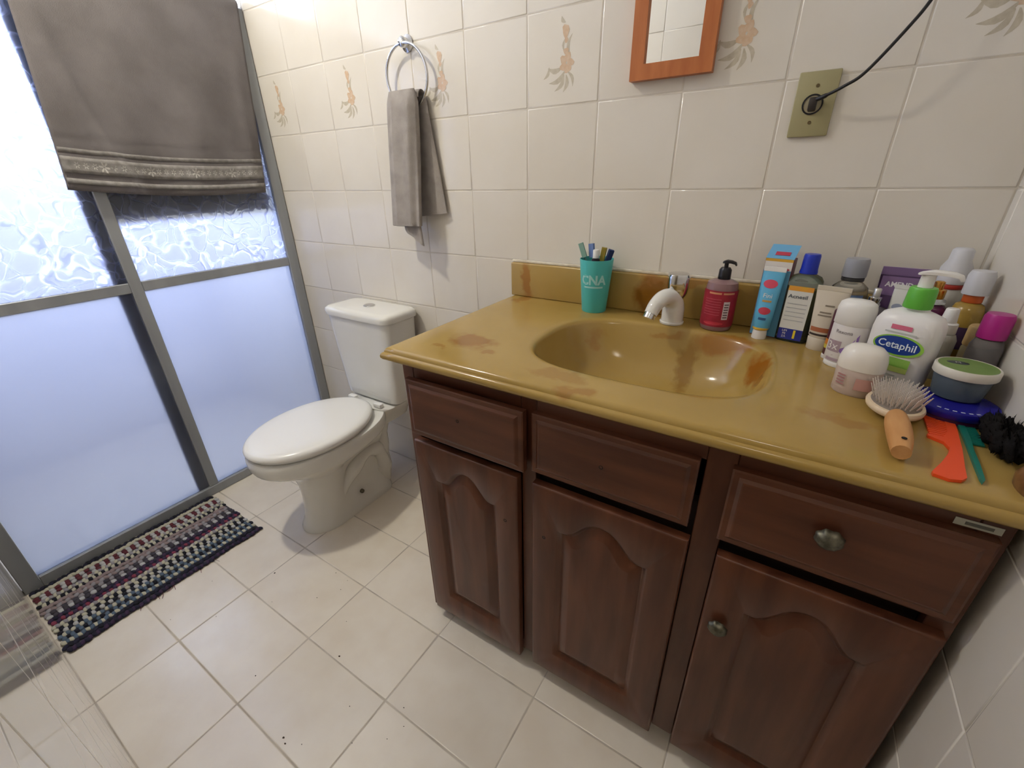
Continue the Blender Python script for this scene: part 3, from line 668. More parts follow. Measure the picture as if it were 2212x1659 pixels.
cr = thing('sunscreen_tube', 'cream face-lotion tube with brown stripes standing on its cap', 'tube', (0.772, -0.112, TZ), -0.22)
M_CREAM = flat('cream_plastic', 214, 204, 186, 0.35)
loft('body', [circ(0, 0, 0.0265, 0.019, 0.016, 24), circ(0, 0, 0.03, 0.0225, 0.0165, 24), circ(0, 0, 0.07, 0.0250, 0.0125, 24), circ(0, 0, 0.105, 0.0275, 0.006, 24), circ(0, 0, 0.122, 0.029, 0.0014, 24)], M_CREAM, cr)
boxes('crimp', [(-0.029, 0.029, -0.0014, 0.0014, 0.122, 0.131)], M_CREAM, cr, 0.0005, 1)
lathe('cap', [(0.0205, 0.0), (0.0212, 0.001), (0.0222, 0.0245), (0.021, 0.0262)], flat('cream_cap', 206, 196, 178, 0.3), cr, n=24, sy=0.76)
fcr = tab([(0.03, 0.0225, 0.0165, 0.0), (0.07, 0.0250, 0.0125, 0.0), (0.105, 0.0275, 0.006, 0.0), (0.122, 0.029, 0.0014, 0.0)])
patch('brown_stripe', fcr, -0.020, 0.020, 0.040, 0.049, flat('stripe_copper', 168, 100, 66), cr)
patch('dark_stripe', fcr, -0.020, 0.020, 0.032, 0.036, flat('stripe_black', 56, 44, 40), cr)
for z, a, b in ((0.092, -0.006, 0.010), (0.078, -0.012, 0.008), (0.072, -0.014, 0.010)): patch('label_line', fcr, a, b, z, z + 0.003, flat('taupe_ink', 140, 128, 112), cr, nx=3)

mr_ = thing('maroon_tube', 'slim maroon tube with an orange band between lotion and deodorant', 'tube', (0.792, -0.160, TZ), -0.2)
lathe('body', [(0.0125, 0.008), (0.0140, 0.010), (0.0140, 0.096), (0.012, 0.099)], flat('maroon_plastic', 84, 34, 50, 0.35), mr_, n=20)
lathe('orange_band', [(0.0142, 0.030), (0.0143, 0.031), (0.0143, 0.040), (0.0142, 0.041)], flat('band_orange', 208, 128, 46), mr_, n=20)
lathe('yellow_band', [(0.0142, 0.022), (0.0143, 0.023), (0.0143, 0.0295), (0.0142, 0.0298)], flat('band_yellow', 206, 190, 80), mr_, n=20)
lathe('foot', [(0.0135, 0.0), (0.0145, 0.001), (0.0145, 0.007), (0.0130, 0.008)], M_WHITE, mr_, n=20)

rx = thing('deodorant_stick', 'white deodorant stick with a purple triangle and 3x print', 'deodorant', (0.808, -0.195, TZ), -0.32)
lathe('body', [(0.0275, 0.010), (0.0290, 0.012), (0.0290, 0.080), (0.0280, 0.083)], flat('deo_white', 226, 222, 220, 0.3), rx, n=32, sy=0.72)
lathe('cap', [(0.0290, 0.083), (0.0300, 0.084), (0.0300, 0.112), (0.0275, 0.122), (0.0200, 0.1275), (0.003, 0.129)], M_WHITE, rx, n=32, sy=0.72)
lathe('dial', [(0.0265, 0.0), (0.0275, 0.001), (0.0275, 0.009), (0.0262, 0.010)], M_WHITE, rx, n=24, sy=0.72)
frx = lambda x, z: (0.0293 * math.sin(x / 0.0275), -0.0293 * 0.72 * math.cos(x / 0.0275) - 0.0001, z)
V = [frx(-0.010 + 0.030 * i / 6, 0.016 + 0.004 * i / 6) for i in range(7)]
mesh('purple_triangle', [frx(-0.006, 0.036), frx(0.002, 0.042), frx(0.010, 0.050), frx(0.020, 0.070), frx(0.021, 0.048), frx(0.018, 0.030), frx(0.004, 0.026)], [(0, 1, 6), (1, 2, 5, 6), (2, 3, 4, 5)], flat('purple_print', 146, 112, 184), rx)
mesh('mauve_triangle', [frx(-0.022, 0.018), frx(-0.012, 0.024), frx(0.004, 0.016), frx(-0.010, 0.013)], [(0, 3, 2, 1)], flat('mauve_print', 168, 148, 158), rx)
patch('mauve_band', frx, -0.024, 0.012, 0.0125, 0.018, flat('mauve_print', 168, 148, 158), rx)
f2 = lambda x, z: (0.0297 * math.sin(x / 0.0275), -0.0297 * 0.72 * math.cos(x / 0.0275) - 0.0004, z)
text('lettering', 'Rexona', 0.0095, flat('deo_grey_ink', 120, 112, 118), rx, f2, -0.004, 0.070, 0.026)
patch('mauve_patch', frx, -0.028, -0.003, 0.030, 0.052, flat('mauve_print', 168, 148, 158), rx)
text('lettering', '3x', 0.021, M_WHITE, rx, f2, -0.0165, 0.041, 0.019)

ro = thing('roll_on_deodorant', 'milky roll-on deodorant with a dome cap and pink label', 'deodorant', (0.822, -0.318, TZ), -0.28)
lathe('body', [(0.0285, 0.0), (0.0310, 0.003), (0.0315, 0.025), (0.0323, 0.043), (0.0315, 0.0445)], mat('milky_rose', rgb(216, 196, 184), 0.3, trans=0.2), ro, n=32, sy=0.80, e=2.2)
lathe('cap', [(0.0326, 0.0446), (0.0330, 0.046), (0.0325, 0.060), (0.0292, 0.074), (0.0215, 0.0815), (0.010, 0.084), (0.002, 0.0843)], flat('dome_white', 232, 227, 218, 0.25), ro, n=32, sy=0.80, e=2.2)
fro = lambda x, z: (0.0325 * math.sin(x / 0.032), -0.0325 * 0.83 * math.cos(x / 0.032) ** 0.9 - 0.0006, z)
patch('pink_label', fro, 0.003, 0.029, 0.014, 0.034, flat('label_dusty_pink', 196, 150, 142), ro)
for k in range(4): patch('label_line', fro, -0.026, -0.012, 0.018 + k * 0.005, 0.0205 + k * 0.005, flat('label_rose_ink', 168, 118, 118), ro, nx=3)

ce = thing('lotion_pump_bottle', 'large white lotion bottle with green collar and blue oval logo', 'bottle', (0.874, -0.258, TZ), -0.50); ce.scale = (1.06, 1.06, 1.06)
lathe('body', [(0.036, 0.0), (0.0405, 0.004), (0.0420, 0.02), (0.0430, 0.095), (0.0415, 0.108), (0.0360, 0.119), (0.0240, 0.1245), (0.0165, 0.127), (0.0160, 0.131)], flat('lotion_white', 232, 230, 228, 0.3), ce, n=40, sy=0.66, e=3.0)
lathe('green_collar', [(0.0172, 0.1305), (0.0178, 0.132), (0.0168, 0.158), (0.0155, 0.161), (0.006, 0.1615)], flat('lotion_green', 98, 182, 66, 0.35), ce, n=28)
lathe('stem', [(0.0090, 0.1612), (0.0085, 0.178), (0.0095, 0.180)], M_WHITE, ce, n=16)
V = []
for t, ww, dz, hh in ((-0.5, 0.006, 0, 0.003), (-0.3, 0.0105, 0.0, 0.005), (0.1, 0.012, 0.001, 0.006), (0.7, 0.010, 0.001, 0.006), (1.3, 0.007, 0.0, 0.006), (1.75, 0.005, -0.002, 0.005), (1.9, 0.004, -0.006, 0.003)):
    V.append([(0.020 * t * 0.92 + ww * a * 0.2, 0.020 * t * 0.35 + ww * a, 0.1795 + dz + hh * b) for a, b in ((-1, 0), (1, 0), (1, 0.7), (0.5, 1), (-0.5, 1), (-1, 0.7))])
loft('pump_head', V, M_WHITE, ce)
fe = on_flat(-0.0290)
M_NAVY = flat('logo_navy', 22, 58, 140); M_LIME = flat('lotion_lime', 146, 196, 74)
patch('pink_tab', fe, -0.012, 0.014, 0.100, 0.107, flat('tab_pink', 212, 108, 134), ce, nx=1)
patch('grey_line', fe, -0.018, 0.022, 0.094, 0.0963, flat('pale_grey_ink', 190, 194, 188), ce, nx=1)
mesh('logo_ring', [(0.004 + 0.0325 * math.cos(2 * PI * i / 32), -0.0288, 0.0755 + 0.0165 * math.sin(2 * PI * i / 32)) for i in range(32)], [tuple(range(32))], M_LIME, ce)
mesh('logo_oval', [(0.003 + 0.029 * math.cos(2 * PI * i / 32), -0.0292, 0.0760 + 0.0138 * math.sin(2 * PI * i / 32)) for i in range(32)], [tuple(range(32))], M_NAVY, ce)
text('lettering', 'Cetaphil', 0.0155, flat('logo_white', 226, 234, 240), ce, on_flat(-0.0296), 0.003, 0.0760, 0.048, bold=0.012)
patch('green_band', fe, -0.027, 0.026, 0.043, 0.057, mottled('green_band', rgb(128, 182, 66), rgb(150, 194, 96), 40, 0.4), ce, nx=1)
patch('lime_band', on_flat(-0.0291), -0.010, 0.026, 0.035, 0.043, flat('lime_pale', 186, 206, 112), ce, nx=1)
for k in range(4): patch('label_line', fe, -0.014, 0.014, 0.013 + k * 0.005, 0.0148 + k * 0.005, flat('pale_grey_ink', 190, 194, 188), ce, nx=1)

mw = thing('mouthwash_bottle', 'clear mouthwash bottle with a grey ribbed cap against the splashback', 'bottle', (0.800, -0.060, TZ))
M_CLEAR = mat('clear_plastic', rgb(236, 236, 232), 0.06, trans=0.88, ior=1.12)
lathe('body', [(0.030, 0), (0.033, 0.003), (0.033, 0.110), (0.030, 0.124), (0.020, 0.133), (0.0155, 0.136)], M_CLEAR, mw, n=32, sy=0.8)
lathe('dark_neck', [(0.0190, 0.1365), (0.0195, 0.138), (0.0195, 0.143), (0.0165, 0.1445)], flat('dark_neck_ring', 62, 60, 60), mw, n=24)
lathe('cap', [(0.0205, 0.1446), (0.0210, 0.147), (0.0205, 0.176), (0.0190, 0.180), (0.003, 0.1805)], mottled('grey_cap', rgb(158, 160, 166), rgb(148, 150, 158), 30, 0.35), mw, n=24)
patch('blue_label', lambda x, z: (0.0334 * math.sin(x / 0.033), -0.0334 * 0.8 * math.cos(x / 0.033) - 0.0002, z), -0.040, 0.026, 0.028, 0.112, mottled('label_blue_grey', rgb(132, 154, 190), rgb(110, 134, 176), 50, 0.4), mw, nx=16)

am = thing('hair_cream_tube', 'metallic purple AMEND hair-cream tube standing at the back', 'tube', (0.881, -0.048, TZ), -0.10)
M_PUR = mat('metallic_purple', rgb(146, 120, 168), 0.30, 0.5)
loft('body', [circ(0, 0, 0.026, 0.026, 0.018, 24), circ(0, 0, 0.032, 0.031, 0.0185, 24), circ(0, 0, 0.09, 0.034, 0.012, 24), circ(0, 0, 0.150, 0.037, 0.0016, 24)], mat('deep_purple', rgb(98, 74, 114), 0.32, 0.3), am)
boxes('crimp', [(-0.037, 0.037, -0.0016, 0.0016, 0.150, 0.166)], M_PUR, am, 0.0006, 1)
lathe('cap', [(0.025, 0.0), (0.0265, 0.001), (0.0275, 0.024), (0.0260, 0.0258)], flat('plum_cap', 62, 44, 72), am, n=24, sy=0.72)
fam = tab([(0.032, 0.031, 0.0185, 0.0), (0.09, 0.034, 0.012, 0.0), (0.150, 0.037, 0.0016, 0.0)])
patch('purple_panel', fam, -0.033, 0.033, 0.112, 0.148, M_PUR, am, nx=10, nz=4)
text('lettering', 'AMEND', 0.0135, flat('lettering_white', 240, 238, 244), am, lambda x, z: (fam(x, z)[0], fam(x, z)[1] - 0.0006, z), -0.004, 0.133, 0.043, bold=0.03)

pf = thing('clear_perfume_bottle', 'clear glass perfume bottle with a silver spray top behind deodorant', 'perfume', (0.838, -0.118, TZ), -0.15)
lathe('body', [(0.024, 0), (0.0265, 0.003), (0.0265, 0.090), (0.022, 0.099), (0.010, 0.102)], M_CLEAR, pf, n=24, sy=0.75, e=3)
lathe('spray_collar', [(0.0105, 0.1022), (0.011, 0.104), (0.011, 0.108), (0.0095, 0.109), (0.0095, 0.112), (0.0102, 0.113), (0.0102, 0.119), (0.008, 0.120)], M_CHROME, pf, n=20)
lathe('spray_button', [(0.0058, 0.1202), (0.006, 0.122), (0.006, 0.135), (0.0045, 0.1365)], mat('satin_silver', rgb(206, 204, 200), 0.3, 0.8), pf, n=16)

wt = thing('small_white_tube', 'small white ointment tube propped before the purple tube', 'tube', (0.876, -0.118, TZ), -0.25)
loft('body', [circ(0, 0, 0.0225, 0.010, 0.009, 16), circ(0, 0, 0.03, 0.0135, 0.011, 16), circ(0, 0, 0.08, 0.0145, 0.007, 16), circ(0, 0.004, 0.137, 0.0155, 0.0012, 16)], flat('tube_white', 222, 222, 216, 0.3), wt)
boxes('crimp', [(-0.0155, 0.0155, 0.0028, 0.0052, 0.137, 0.145)], flat('tube_white', 222, 222, 216, 0.3), wt, 0.0004, 1)
lathe('cap', [(0.010, 0), (0.0105, 0.001), (0.0105, 0.021), (0.009, 0.0222)], M_WHITE, wt, n=16)
patch('blue_print', lambda x, z: (x, -0.0075 + 0.006 * (z - 0.09) / 0.05 - 0.0012, z), -0.010, 0.006, 0.100, 0.112, flat('grey_blue_print', 150, 158, 178), wt, ell=True)

pp = thing('purple_perfume_bottle', 'purple perfume bottle with a golden spray collar', 'perfume', (0.926, -0.092, TZ), -0.15)
lathe('body', [(0.022, 0), (0.0245, 0.003), (0.0255, 0.085), (0.0235, 0.102), (0.018, 0.110), (0.010, 0.113)], mat('purple_liquid', rgb(108, 40, 88), 0.12, trans=0.35), pp, n=28, sy=0.7, e=2.6)
lathe('clear_neck', [(0.0175, 0.1135), (0.018, 0.115), (0.017, 0.120), (0.012, 0.122)], M_CLEAR, pp, n=20)
lathe('gold_collar', [(0.0125, 0.1222), (0.013, 0.124), (0.013, 0.138), (0.010, 0.1395), (0.008, 0.140)], mat('gold_metal', rgb(222, 168, 84), 0.22, 0.9), pp, n=20)
lathe('gold_button', [(0.007, 0.1402), (0.0072, 0.142), (0.0072, 0.152), (0.005, 0.1535)], mat('gold_metal', rgb(222, 168, 84), 0.22, 0.9), pp, n=16)

tw = thing('tall_white_bottle', 'tall white bottle with a red stripe under its slanted cap', 'bottle', (0.950, -0.046, TZ))
lathe('body', [(0.020, 0), (0.0225, 0.003), (0.0225, 0.130), (0.021, 0.135)], flat('bottle_offwhite', 216, 216, 208, 0.3), tw, n=24)
lathe('red_stripe', [(0.0228, 0.1352), (0.0232, 0.136), (0.0232, 0.143), (0.022, 0.144)], flat('stripe_red', 176, 56, 44), tw, n=24)
lathe('cap', [(0.0235, 0.1442), (0.0240, 0.147), (0.0225, 0.172), (0.0165, 0.186), (0.0155, 0.203), (0.012, 0.207), (0.003, 0.208)], mat('frosted_white', rgb(222, 222, 226), 0.35, trans=0.15), tw, n=24)
yb_ = thing('yellow_bottle', 'yellow cologne bottle with a frosted white cap by the corner', 'bottle', (0.9695, -0.118, TZ))
lathe('body', [(0.020, 0), (0.0225, 0.003), (0.0225, 0.110), (0.019, 0.122), (0.012, 0.126)], mat('yellow_liquid', rgb(186, 152, 72), 0.15, trans=0.3), yb_, n=24)
lathe('dark_label', [(0.0227, 0.045), (0.0229, 0.046), (0.0229, 0.084), (0.0227, 0.085)], flat('label_dark_violet', 70, 48, 76), yb_, n=24)
lathe('orange_ring', [(0.0130, 0.1262), (0.0135, 0.127), (0.0135, 0.139), (0.012, 0.140)], flat('ring_orange', 196, 92, 40), yb_, n=20)
lathe('cap', [(0.0175, 0.1402), (0.0180, 0.143), (0.0180, 0.172), (0.0150, 0.180), (0.003, 0.182)], mat('frosted_white', rgb(222, 222, 226), 0.35, trans=0.15), yb_, n=24)

sb = thing('white_spray_bottle', 'small white spray bottle between lotion pump and beige cap', 'bottle', (0.938, -0.172, TZ))
lathe('body', [(0.019, 0), (0.0205, 0.003), (0.0205, 0.070), (0.017, 0.079), (0.0135, 0.081)], mat('milky_clear', rgb(206, 202, 190), 0.25, trans=0.3), sb, n=24)
lathe('collar', [(0.0150, 0.0812), (0.0155, 0.083), (0.0148, 0.098), (0.0115, 0.100)], M_WHITE, sb, n=20)
lathe('spray_head', [(0.0105, 0.1002), (0.011, 0.102), (0.0090, 0.122), (0.0075, 0.124), (0.002, 0.1242)], M_WHITE, sb, n=16)
bg = thing('beige_cap_bottle', 'bottle with a round beige wooden-look cap', 'bottle', (0.975, -0.205, TZ))
lathe('body', [(0.016, 0), (0.0175, 0.002), (0.0175, 0.070), (0.0150, 0.074)], mat('amber_clear', rgb(176, 160, 120), 0.2, trans=0.4), bg, n=24)
lathe('cap', [(0.0175, 0.0742), (0.0180, 0.076), (0.0180, 0.104), (0.0165, 0.107), (0.003, 0.1075)], mottled('beige_cap', rgb(186, 156, 104), rgb(168, 138, 88), 40, 0.5), bg, n=24)
pk = thing('magenta_cap_bottle', 'clear bottle with a magenta cap beside the tiled wall', 'bottle', (0.9735, -0.249, TZ))
lathe('body', [(0.018, 0), (0.0200, 0.003), (0.0200, 0.088), (0.0165, 0.098), (0.0120, 0.101)], mat('smoky_clear', rgb(186, 180, 182), 0.1, trans=0.7, ior=1.15), pk, n=24)
lathe('cap', [(0.0170, 0.1012), (0.0175, 0.103), (0.0175, 0.134), (0.0155, 0.139), (0.003, 0.140)], flat('magenta_cap', 172, 36, 130, 0.35), pk, n=24)

bj = thing('blue_cream_tin', 'flat dark blue cream tin under the green-lidded jar', 'tin', (0.9425, -0.333, TZ))
lathe('body', [(0.045, 0.0), (0.0480, 0.001), (0.0485, 0.0085), (0.048, 0.009)], flat('maroon_tin', 70, 22, 66, 0.25), bj, n=40)
lathe('lid', [(0.0498, 0.0092), (0.0508, 0.0105), (0.0508, 0.0185), (0.0495, 0.0210), (0.047, 0.0215), (0.003, 0.0215)], flat('royal_blue_lid', 30, 28, 140, 0.22), bj, n=40)
for k in range(6):
    a = -2.15 + 0.20 * k
    mesh('lid_lettering', [(r * math.cos(a + d), r * math.sin(a + d), 0.0218) for r, d in ((0.0425, -0.06), (0.0455, -0.06), (0.0455, 0.05), (0.0425, 0.05))], [(0, 1, 2, 3)], flat('lid_print', 196, 200, 226), bj)
gj = thing('green_lid_jar', 'grey hair-mask jar with a white-rimmed green lid on the blue tin', 'jar', (0.9455, -0.312, TZ + 0.0218))
lathe('body', [(0.026, 0.0), (0.0295, 0.002), (0.0340, 0.034), (0.033, 0.036)], mat('grey_blue_jar', rgb(84, 96, 108), 0.25, trans=0.15), gj, n=40)
lathe('lid', [(0.0365, 0.036), (0.0375, 0.0375), (0.0375, 0.048), (0.0362, 0.050), (0.0340, 0.0495), (0.003, 0.0495)], flat('lid_offwhite', 220, 216, 204, 0.35), gj, n=40)
lathe('lid_label', [(0.0340, 0.0496), (0.0338, 0.0500), (0.003, 0.0500)], mottled('lid_green', rgb(122, 150, 84), rgb(108, 138, 72), 30, 0.4), gj, n=40)
lathe('lid_logo', [(0.013, 0.0501), (0.0128, 0.0503), (0.002, 0.0503)], flat('logo_slate', 66, 74, 78), gj, n=24, cx=-0.010, cy=0.008, sy=0.6)
text('lettering', 'M', 0.009, flat('logo_pale', 200, 204, 196), gj, lambda x, z: (-0.010 + x, 0.008 + z, 0.0505))

# ------------------------------------------------------------------ brush, combs, hair tie
hb = thing('hair_brush', 'oval paddle hairbrush with a light wooden handle, bristles up', 'brush', (0.868, -0.378, TZ))
M_BEECH = mottled('beech_wood', rgb(208, 156, 100), rgb(196, 142, 86), 14, 0.5, stretch=(6, 1, 6))
def ring_b(s, z, dz=0): return [(x * 1.0, y, z) for x, y, _ in circ(0, 0, 0, 0.036 * s, 0.047 * s, 32)]
loft('head', [ring_b(0.86, 0.008), ring_b(0.97, 0.011), ring_b(1.0, 0.016), ring_b(0.96, 0.0195), ring_b(0.86, 0.020)], flat('pale_rim', 226, 206, 176, 0.4), hb)
loft('cushion', [ring_b(0.85, 0.0198), ring_b(0.80, 0.0225), ring_b(0.5, 0.0255), ring_b(0.1, 0.0265)], flat('grey_cushion', 128, 116, 106, 0.6), hb)
hp = catmull([(-0.002, -0.040, 0.014), (-0.004, -0.058, 0.015), (-0.006, -0.090, 0.0165), (-0.008, -0.125, 0.0165), (-0.010, -0.153, 0.015)], 5)
tube('handle', hp, [0.0085 + 0.006 * math.sin(PI * min(1, 0.18 + 0.72 * i / (len(hp) - 1))) for i in range(len(hp))], M_BEECH, hb, n=16)
lathe('hanging_hole', [(0.0032, 0), (0.0030, 0.0006), (0.001, 0.0007)], M_DARK, hb, n=12, cx=-0.009, cy=-0.138, loc=(0, 0, 0.0285))
bm = bmesh.new()
for i in range(-5, 6):
    for j in range(-7, 8):
        x, y = i * 0.0056 + (0.0028 if j % 2 else 0), j * 0.0056
        if (x / 0.029) ** 2 + (y / 0.039) ** 2 > 1: continue
        tip = Vector((x * 1.30, y * 1.22, 0.044)); b0 = Vector((x, y, 0.023)); r = 0.0011
        v = [bm.verts.new(b0 + Vector((r * math.cos(k * 2.0944), r * math.sin(k * 2.0944), 0))) for k in range(3)] + [bm.verts.new(tip + 0.8 * Vector((r * math.cos(k * 2.0944), r * math.sin(k * 2.0944), 0))) for k in range(3)]
        for k in range(3): bm.faces.new((v[k], v[(k + 1) % 3], v[3 + (k + 1) % 3], v[3 + k]))
        bm.faces.new(v[3:])
me = bpy.data.meshes.new('bristles'); bm.to_mesh(me); bm.free(); me.materials.append(flat('grey_bristle', 226, 217, 208, 0.5))
o = link(bpy.data.objects.new('bristles', me), hb); o['kind'] = 'stuff'
def plate(name, outline, z0, z1, m, parent):
    o = loft(name, [[(x, y, z0) for x, y in outline], [(x, y, z1) for x, y in outline]], m, parent, smooth=False); return o
oc = thing('orange_comb', 'bright orange wide comb with a flared handle', 'comb', (0, 0, TZ + 0.0002))
M_OR = flat('orange_plastic', 240, 84, 36, 0.35)
def sy_(P): return [(x, -0.345 + (y + 0.349) * 0.915) for x, y in P]
cv = sy_([(0.930, -0.349), (0.940, -0.349), (0.939, -0.400), (0.932, -0.476), (0.925, -0.530), (0.922, -0.558), (0.916, -0.568), (0.904, -0.573), (0.890, -0.568), (0.890, -0.561), (0.902, -0.533), (0.914, -0.500), (0.919, -0.480), (0.916, -0.463), (0.901, -0.452), (0.901, -0.445), (0.918, -0.4455), (0.925, -0.425), (0.928, -0.393)])
plate('handle', cv, 0.0, 0.0042, M_OR, oc)
for k in range(15):
    y0 = -0.3465 - 0.0060 * k; x1 = 0.9295 - 0.0003 * max(0, k - 6)
    boxes('tooth', [(0.9065 - 0.0002 * k, x1, y0 - 0.0046, y0, 0.0006, 0.0036)], M_OR, oc)
tc_ = thing('teal_comb', 'dark teal tail comb with a pointed handle', 'comb', (0, 0, TZ + 0.0003))
M_TE = flat('teal_plastic', 24, 118, 104, 0.35)
plate('spine', sy_([(0.943, -0.352), (0.950, -0.352), (0.9495, -0.400), (0.9475, -0.440), (0.9445, -0.470), (0.9425, -0.511), (0.939, -0.552), (0.9355, -0.560), (0.935, -0.550), (0.9370, -0.505), (0.9405, -0.445), (0.9425, -0.400)]), 0.0, 0.004, M_TE, tc_)
for k in range(20):
    y0 = -0.3485 - 0.0043 * k; xx = 0.9495 - 0.00010 * k
    boxes('tooth', [(xx - 0.002, xx + 0.0125, y0 - 0.0030, y0, 0.0008, 0.0030)], M_TE, tc_)
# black fluffy hair tie: a wavy torus of cloth with fuzz
ht = thing('hair_scrunchie', 'black fuzzy hair scrunchie against the tiled wall', 'hair tie', (0.9735, -0.430, TZ + 0.004))
V = []; F = []; nu, nv = 64, 14
for i in range(nu):
    a = 2 * PI * i / nu
    for j in range(nv):
        b = 2 * PI * j / nv; q = 0.0135 * (1 + 0.28 * math.sin(9 * a + 1.3 * math.sin(3 * b)) + 0.12 * math.sin(23 * a + 2 * b))
        rr_ = 0.0165 + q * math.cos(b)
        V.append((rr_ * math.cos(a) * 0.62, rr_ * math.sin(a) * 1.75, 0.0165 + 1.05 * q * math.sin(b)))
for i in range(nu):
    for j in range(nv): F.append((i * nv + j, ((i + 1) % nu) * nv + j, ((i + 1) % nu) * nv + (j + 1) % nv, i * nv + (j + 1) % nv))
M_FUZZ = mottled('black_cloth', rgb(16, 15, 16), rgb(28, 26, 26), 60, 0.9, bump=0.8, bscale=300, spec=0.15)
mesh('band', V, F, M_FUZZ, ht, smooth=True)
bm = bmesh.new(); r2 = random.Random(3)
for i in range(700):
    v = Vector(V[r2.randrange(len(V))]); c = Vector((v.x * 0.6, v.y * 0.8, 0.012)); d = (v - c).normalized(); p = v + d * r2.uniform(0.003, 0.008)
    s = d.cross(Vector((r2.uniform(-1, 1), r2.uniform(-1, 1), r2.uniform(-1, 1)))).normalized() * 0.0007
    if p.z < 0.001 or p.x > 0.0205: continue
    bm.faces.new([bm.verts.new(v + s), bm.verts.new(v - s), bm.verts.new(p)])
me = bpy.data.meshes.new('fuzz'); bm.to_mesh(me); bm.free(); me.materials.append(M_FUZZ); o = link(bpy.data.objects.new('fuzz', me), ht); o['kind'] = 'stuff'
bw = thing('brown_hair_clip', 'rounded brown hair clip at the front end of the vanity top', 'hair clip', (0.978, -0.524, TZ))
loft('shell', [circ(0, 0, 0.0, 0.012, 0.027, 20), circ(0, 0, 0.012, 0.0135, 0.029, 20), circ(0, 0, 0.020, 0.010, 0.024, 20), circ(0, 0, 0.0235, 0.004, 0.016, 20)], mottled('tortoise_brown', rgb(128, 92, 54), rgb(98, 66, 36), 60, 0.3), bw)
boxes('spring', [(-0.0030, 0.0030, -0.008, 0.008, 0.0225, 0.0270)], M_PEWTER, bw, 0.001, 1)

# ------------------------------------------------------------------ mirror
mi = thing('wall_mirror', 'mirror in an orange-brown wooden frame on the tiled wall', 'mirror', (0.371, 0, 1.397))
fw, hh, ww = 0.030, 0.40, 0.0885
def prism(name, P, y0, y1, m, par): return loft(name, [[(x, y0, z) for x, z in P], [(x, y1, z) for x, z in P]], m, par, smooth=False)
for nm, P in (('frame_side', [(-ww, 0), (-ww + fw, fw), (-ww + fw, hh - fw), (-ww, hh)]), ('frame_side', [(ww, 0), (ww, hh), (ww - fw, hh - fw), (ww - fw, fw)]),
              ('frame_rail', [(-ww, 0), (ww, 0), (ww - fw, fw), (-ww + fw, fw)]), ('frame_rail', [(-ww, hh), (-ww + fw, hh - fw), (ww - fw, hh - fw), (ww, hh)])):
    prism(nm, P, -0.0215, -0.0012, M_MFRAME, mi)
boxes('glass', [(-ww + fw - 0.002, ww - fw + 0.002, -0.0125, -0.004, fw - 0.002, hh - fw + 0.002)], M_MIRROR, mi)

# ------------------------------------------------------------------ outlet and cord
ou = thing('wall_outlet', 'olive-beige wall outlet plate with a round socket', 'outlet', (0.6575, 0, 1.3225))
boxes('plate', [(-0.0345, 0.0345, -0.0085, -0.0005, -0.0555, 0.0555)], M_PLATE, ou, 0.0025, 2)
def disc_y(name, cx, cz, r0, r1, y0, y1, m, par, n=24):
    return loft(name, [[(cx + r * math.cos(2 * PI * i / n), y, cz + r * math.sin(2 * PI * i / n)) for i in range(n)] for r, y in ((r0, y0), (r0, y1), (r1, y1), (r1, y0 + (y1 - y0) * 0.3))], m, par, cap0=False, cap1=False)
disc_y('socket_ring', -0.002, 0.0, 0.0178, 0.0150, -0.0083, -0.0100, M_BLACK, ou)
disc_y('socket_face', -0.002, 0.0, 0.0149, 0.0005, -0.0080, -0.0088, flat('socket_beige', 176, 166, 136), ou)
for z in (0.031, -0.031): disc_y('screw', 0, z, 0.0032, 0.0004, -0.0083, -0.0095, flat('brass_dark', 96, 80, 48), ou, 12)
co = thing('power_cord', 'black power cord plugged into the wall outlet', 'cord', (0, 0, 0))
boxes('plug', [(-0.0065, 0.0075, -0.026, -0.0092, -0.0125, 0.0110)], flat('plug_brown_black', 44, 36, 32), co, 0.003, 2, loc=(0.6555, 0, 1.3225))
cp = catmull([(0.6600, -0.022, 1.3290), (0.672, -0.030, 1.332), (0.700, -0.042, 1.344), (0.727, -0.048, 1.362), (0.768, -0.050, 1.417), (0.790, -0.048, 1.455), (0.815, -0.040, 1.52), (0.85, -0.022, 1.66), (0.862, -0.008, 1.86), (0.862, -0.006, 2.20), (0.862, -0.006, 2.379)], 8)
tube('cable', cp, [0.0040 if i < 10 else 0.0028 for i in range(len(cp))], M_BLACK, co, n=10)

# ------------------------------------------------------------------ towel ring and hand towel
RX, RZ, RR, RY = -0.404, 1.482, 0.081, -0.023
tr = thing('towel_ring', 'chrome towel ring mounted on the tiled wall', 'towel ring', (RX - 0.004, 0, 1.566))
dx = 0.004
def ydisc(name, prof, m, par, n=24):
    return loft(name, [[(r * math.cos(2 * PI * i / n), y, r * math.sin(2 * PI * i / n)) for i in range(n)] for r, y in prof], m, par)
ydisc('rosette', [(0.021, -0.0008), (0.022, -0.003), (0.019, -0.005), (0.013, -0.007), (0.011, -0.009), (0.011, -0.012)], M_CHROME, tr)
ydisc('knob', [(0.010, -0.0122), (0.0135, -0.014), (0.014, -0.026), (0.0110, -0.030), (0.003, -0.032)], M_CHROME, tr)
NR = 56
tube('ring', [(dx + RR * math.cos(2 * PI * i / NR), RY - 0.004 * math.sin(2 * PI * i / NR), RZ - 1.566 + RR * math.sin(2 * PI * i / NR)) for i in range(NR)], 0.0042, M_CHROME, tr, n=12, closed=True)

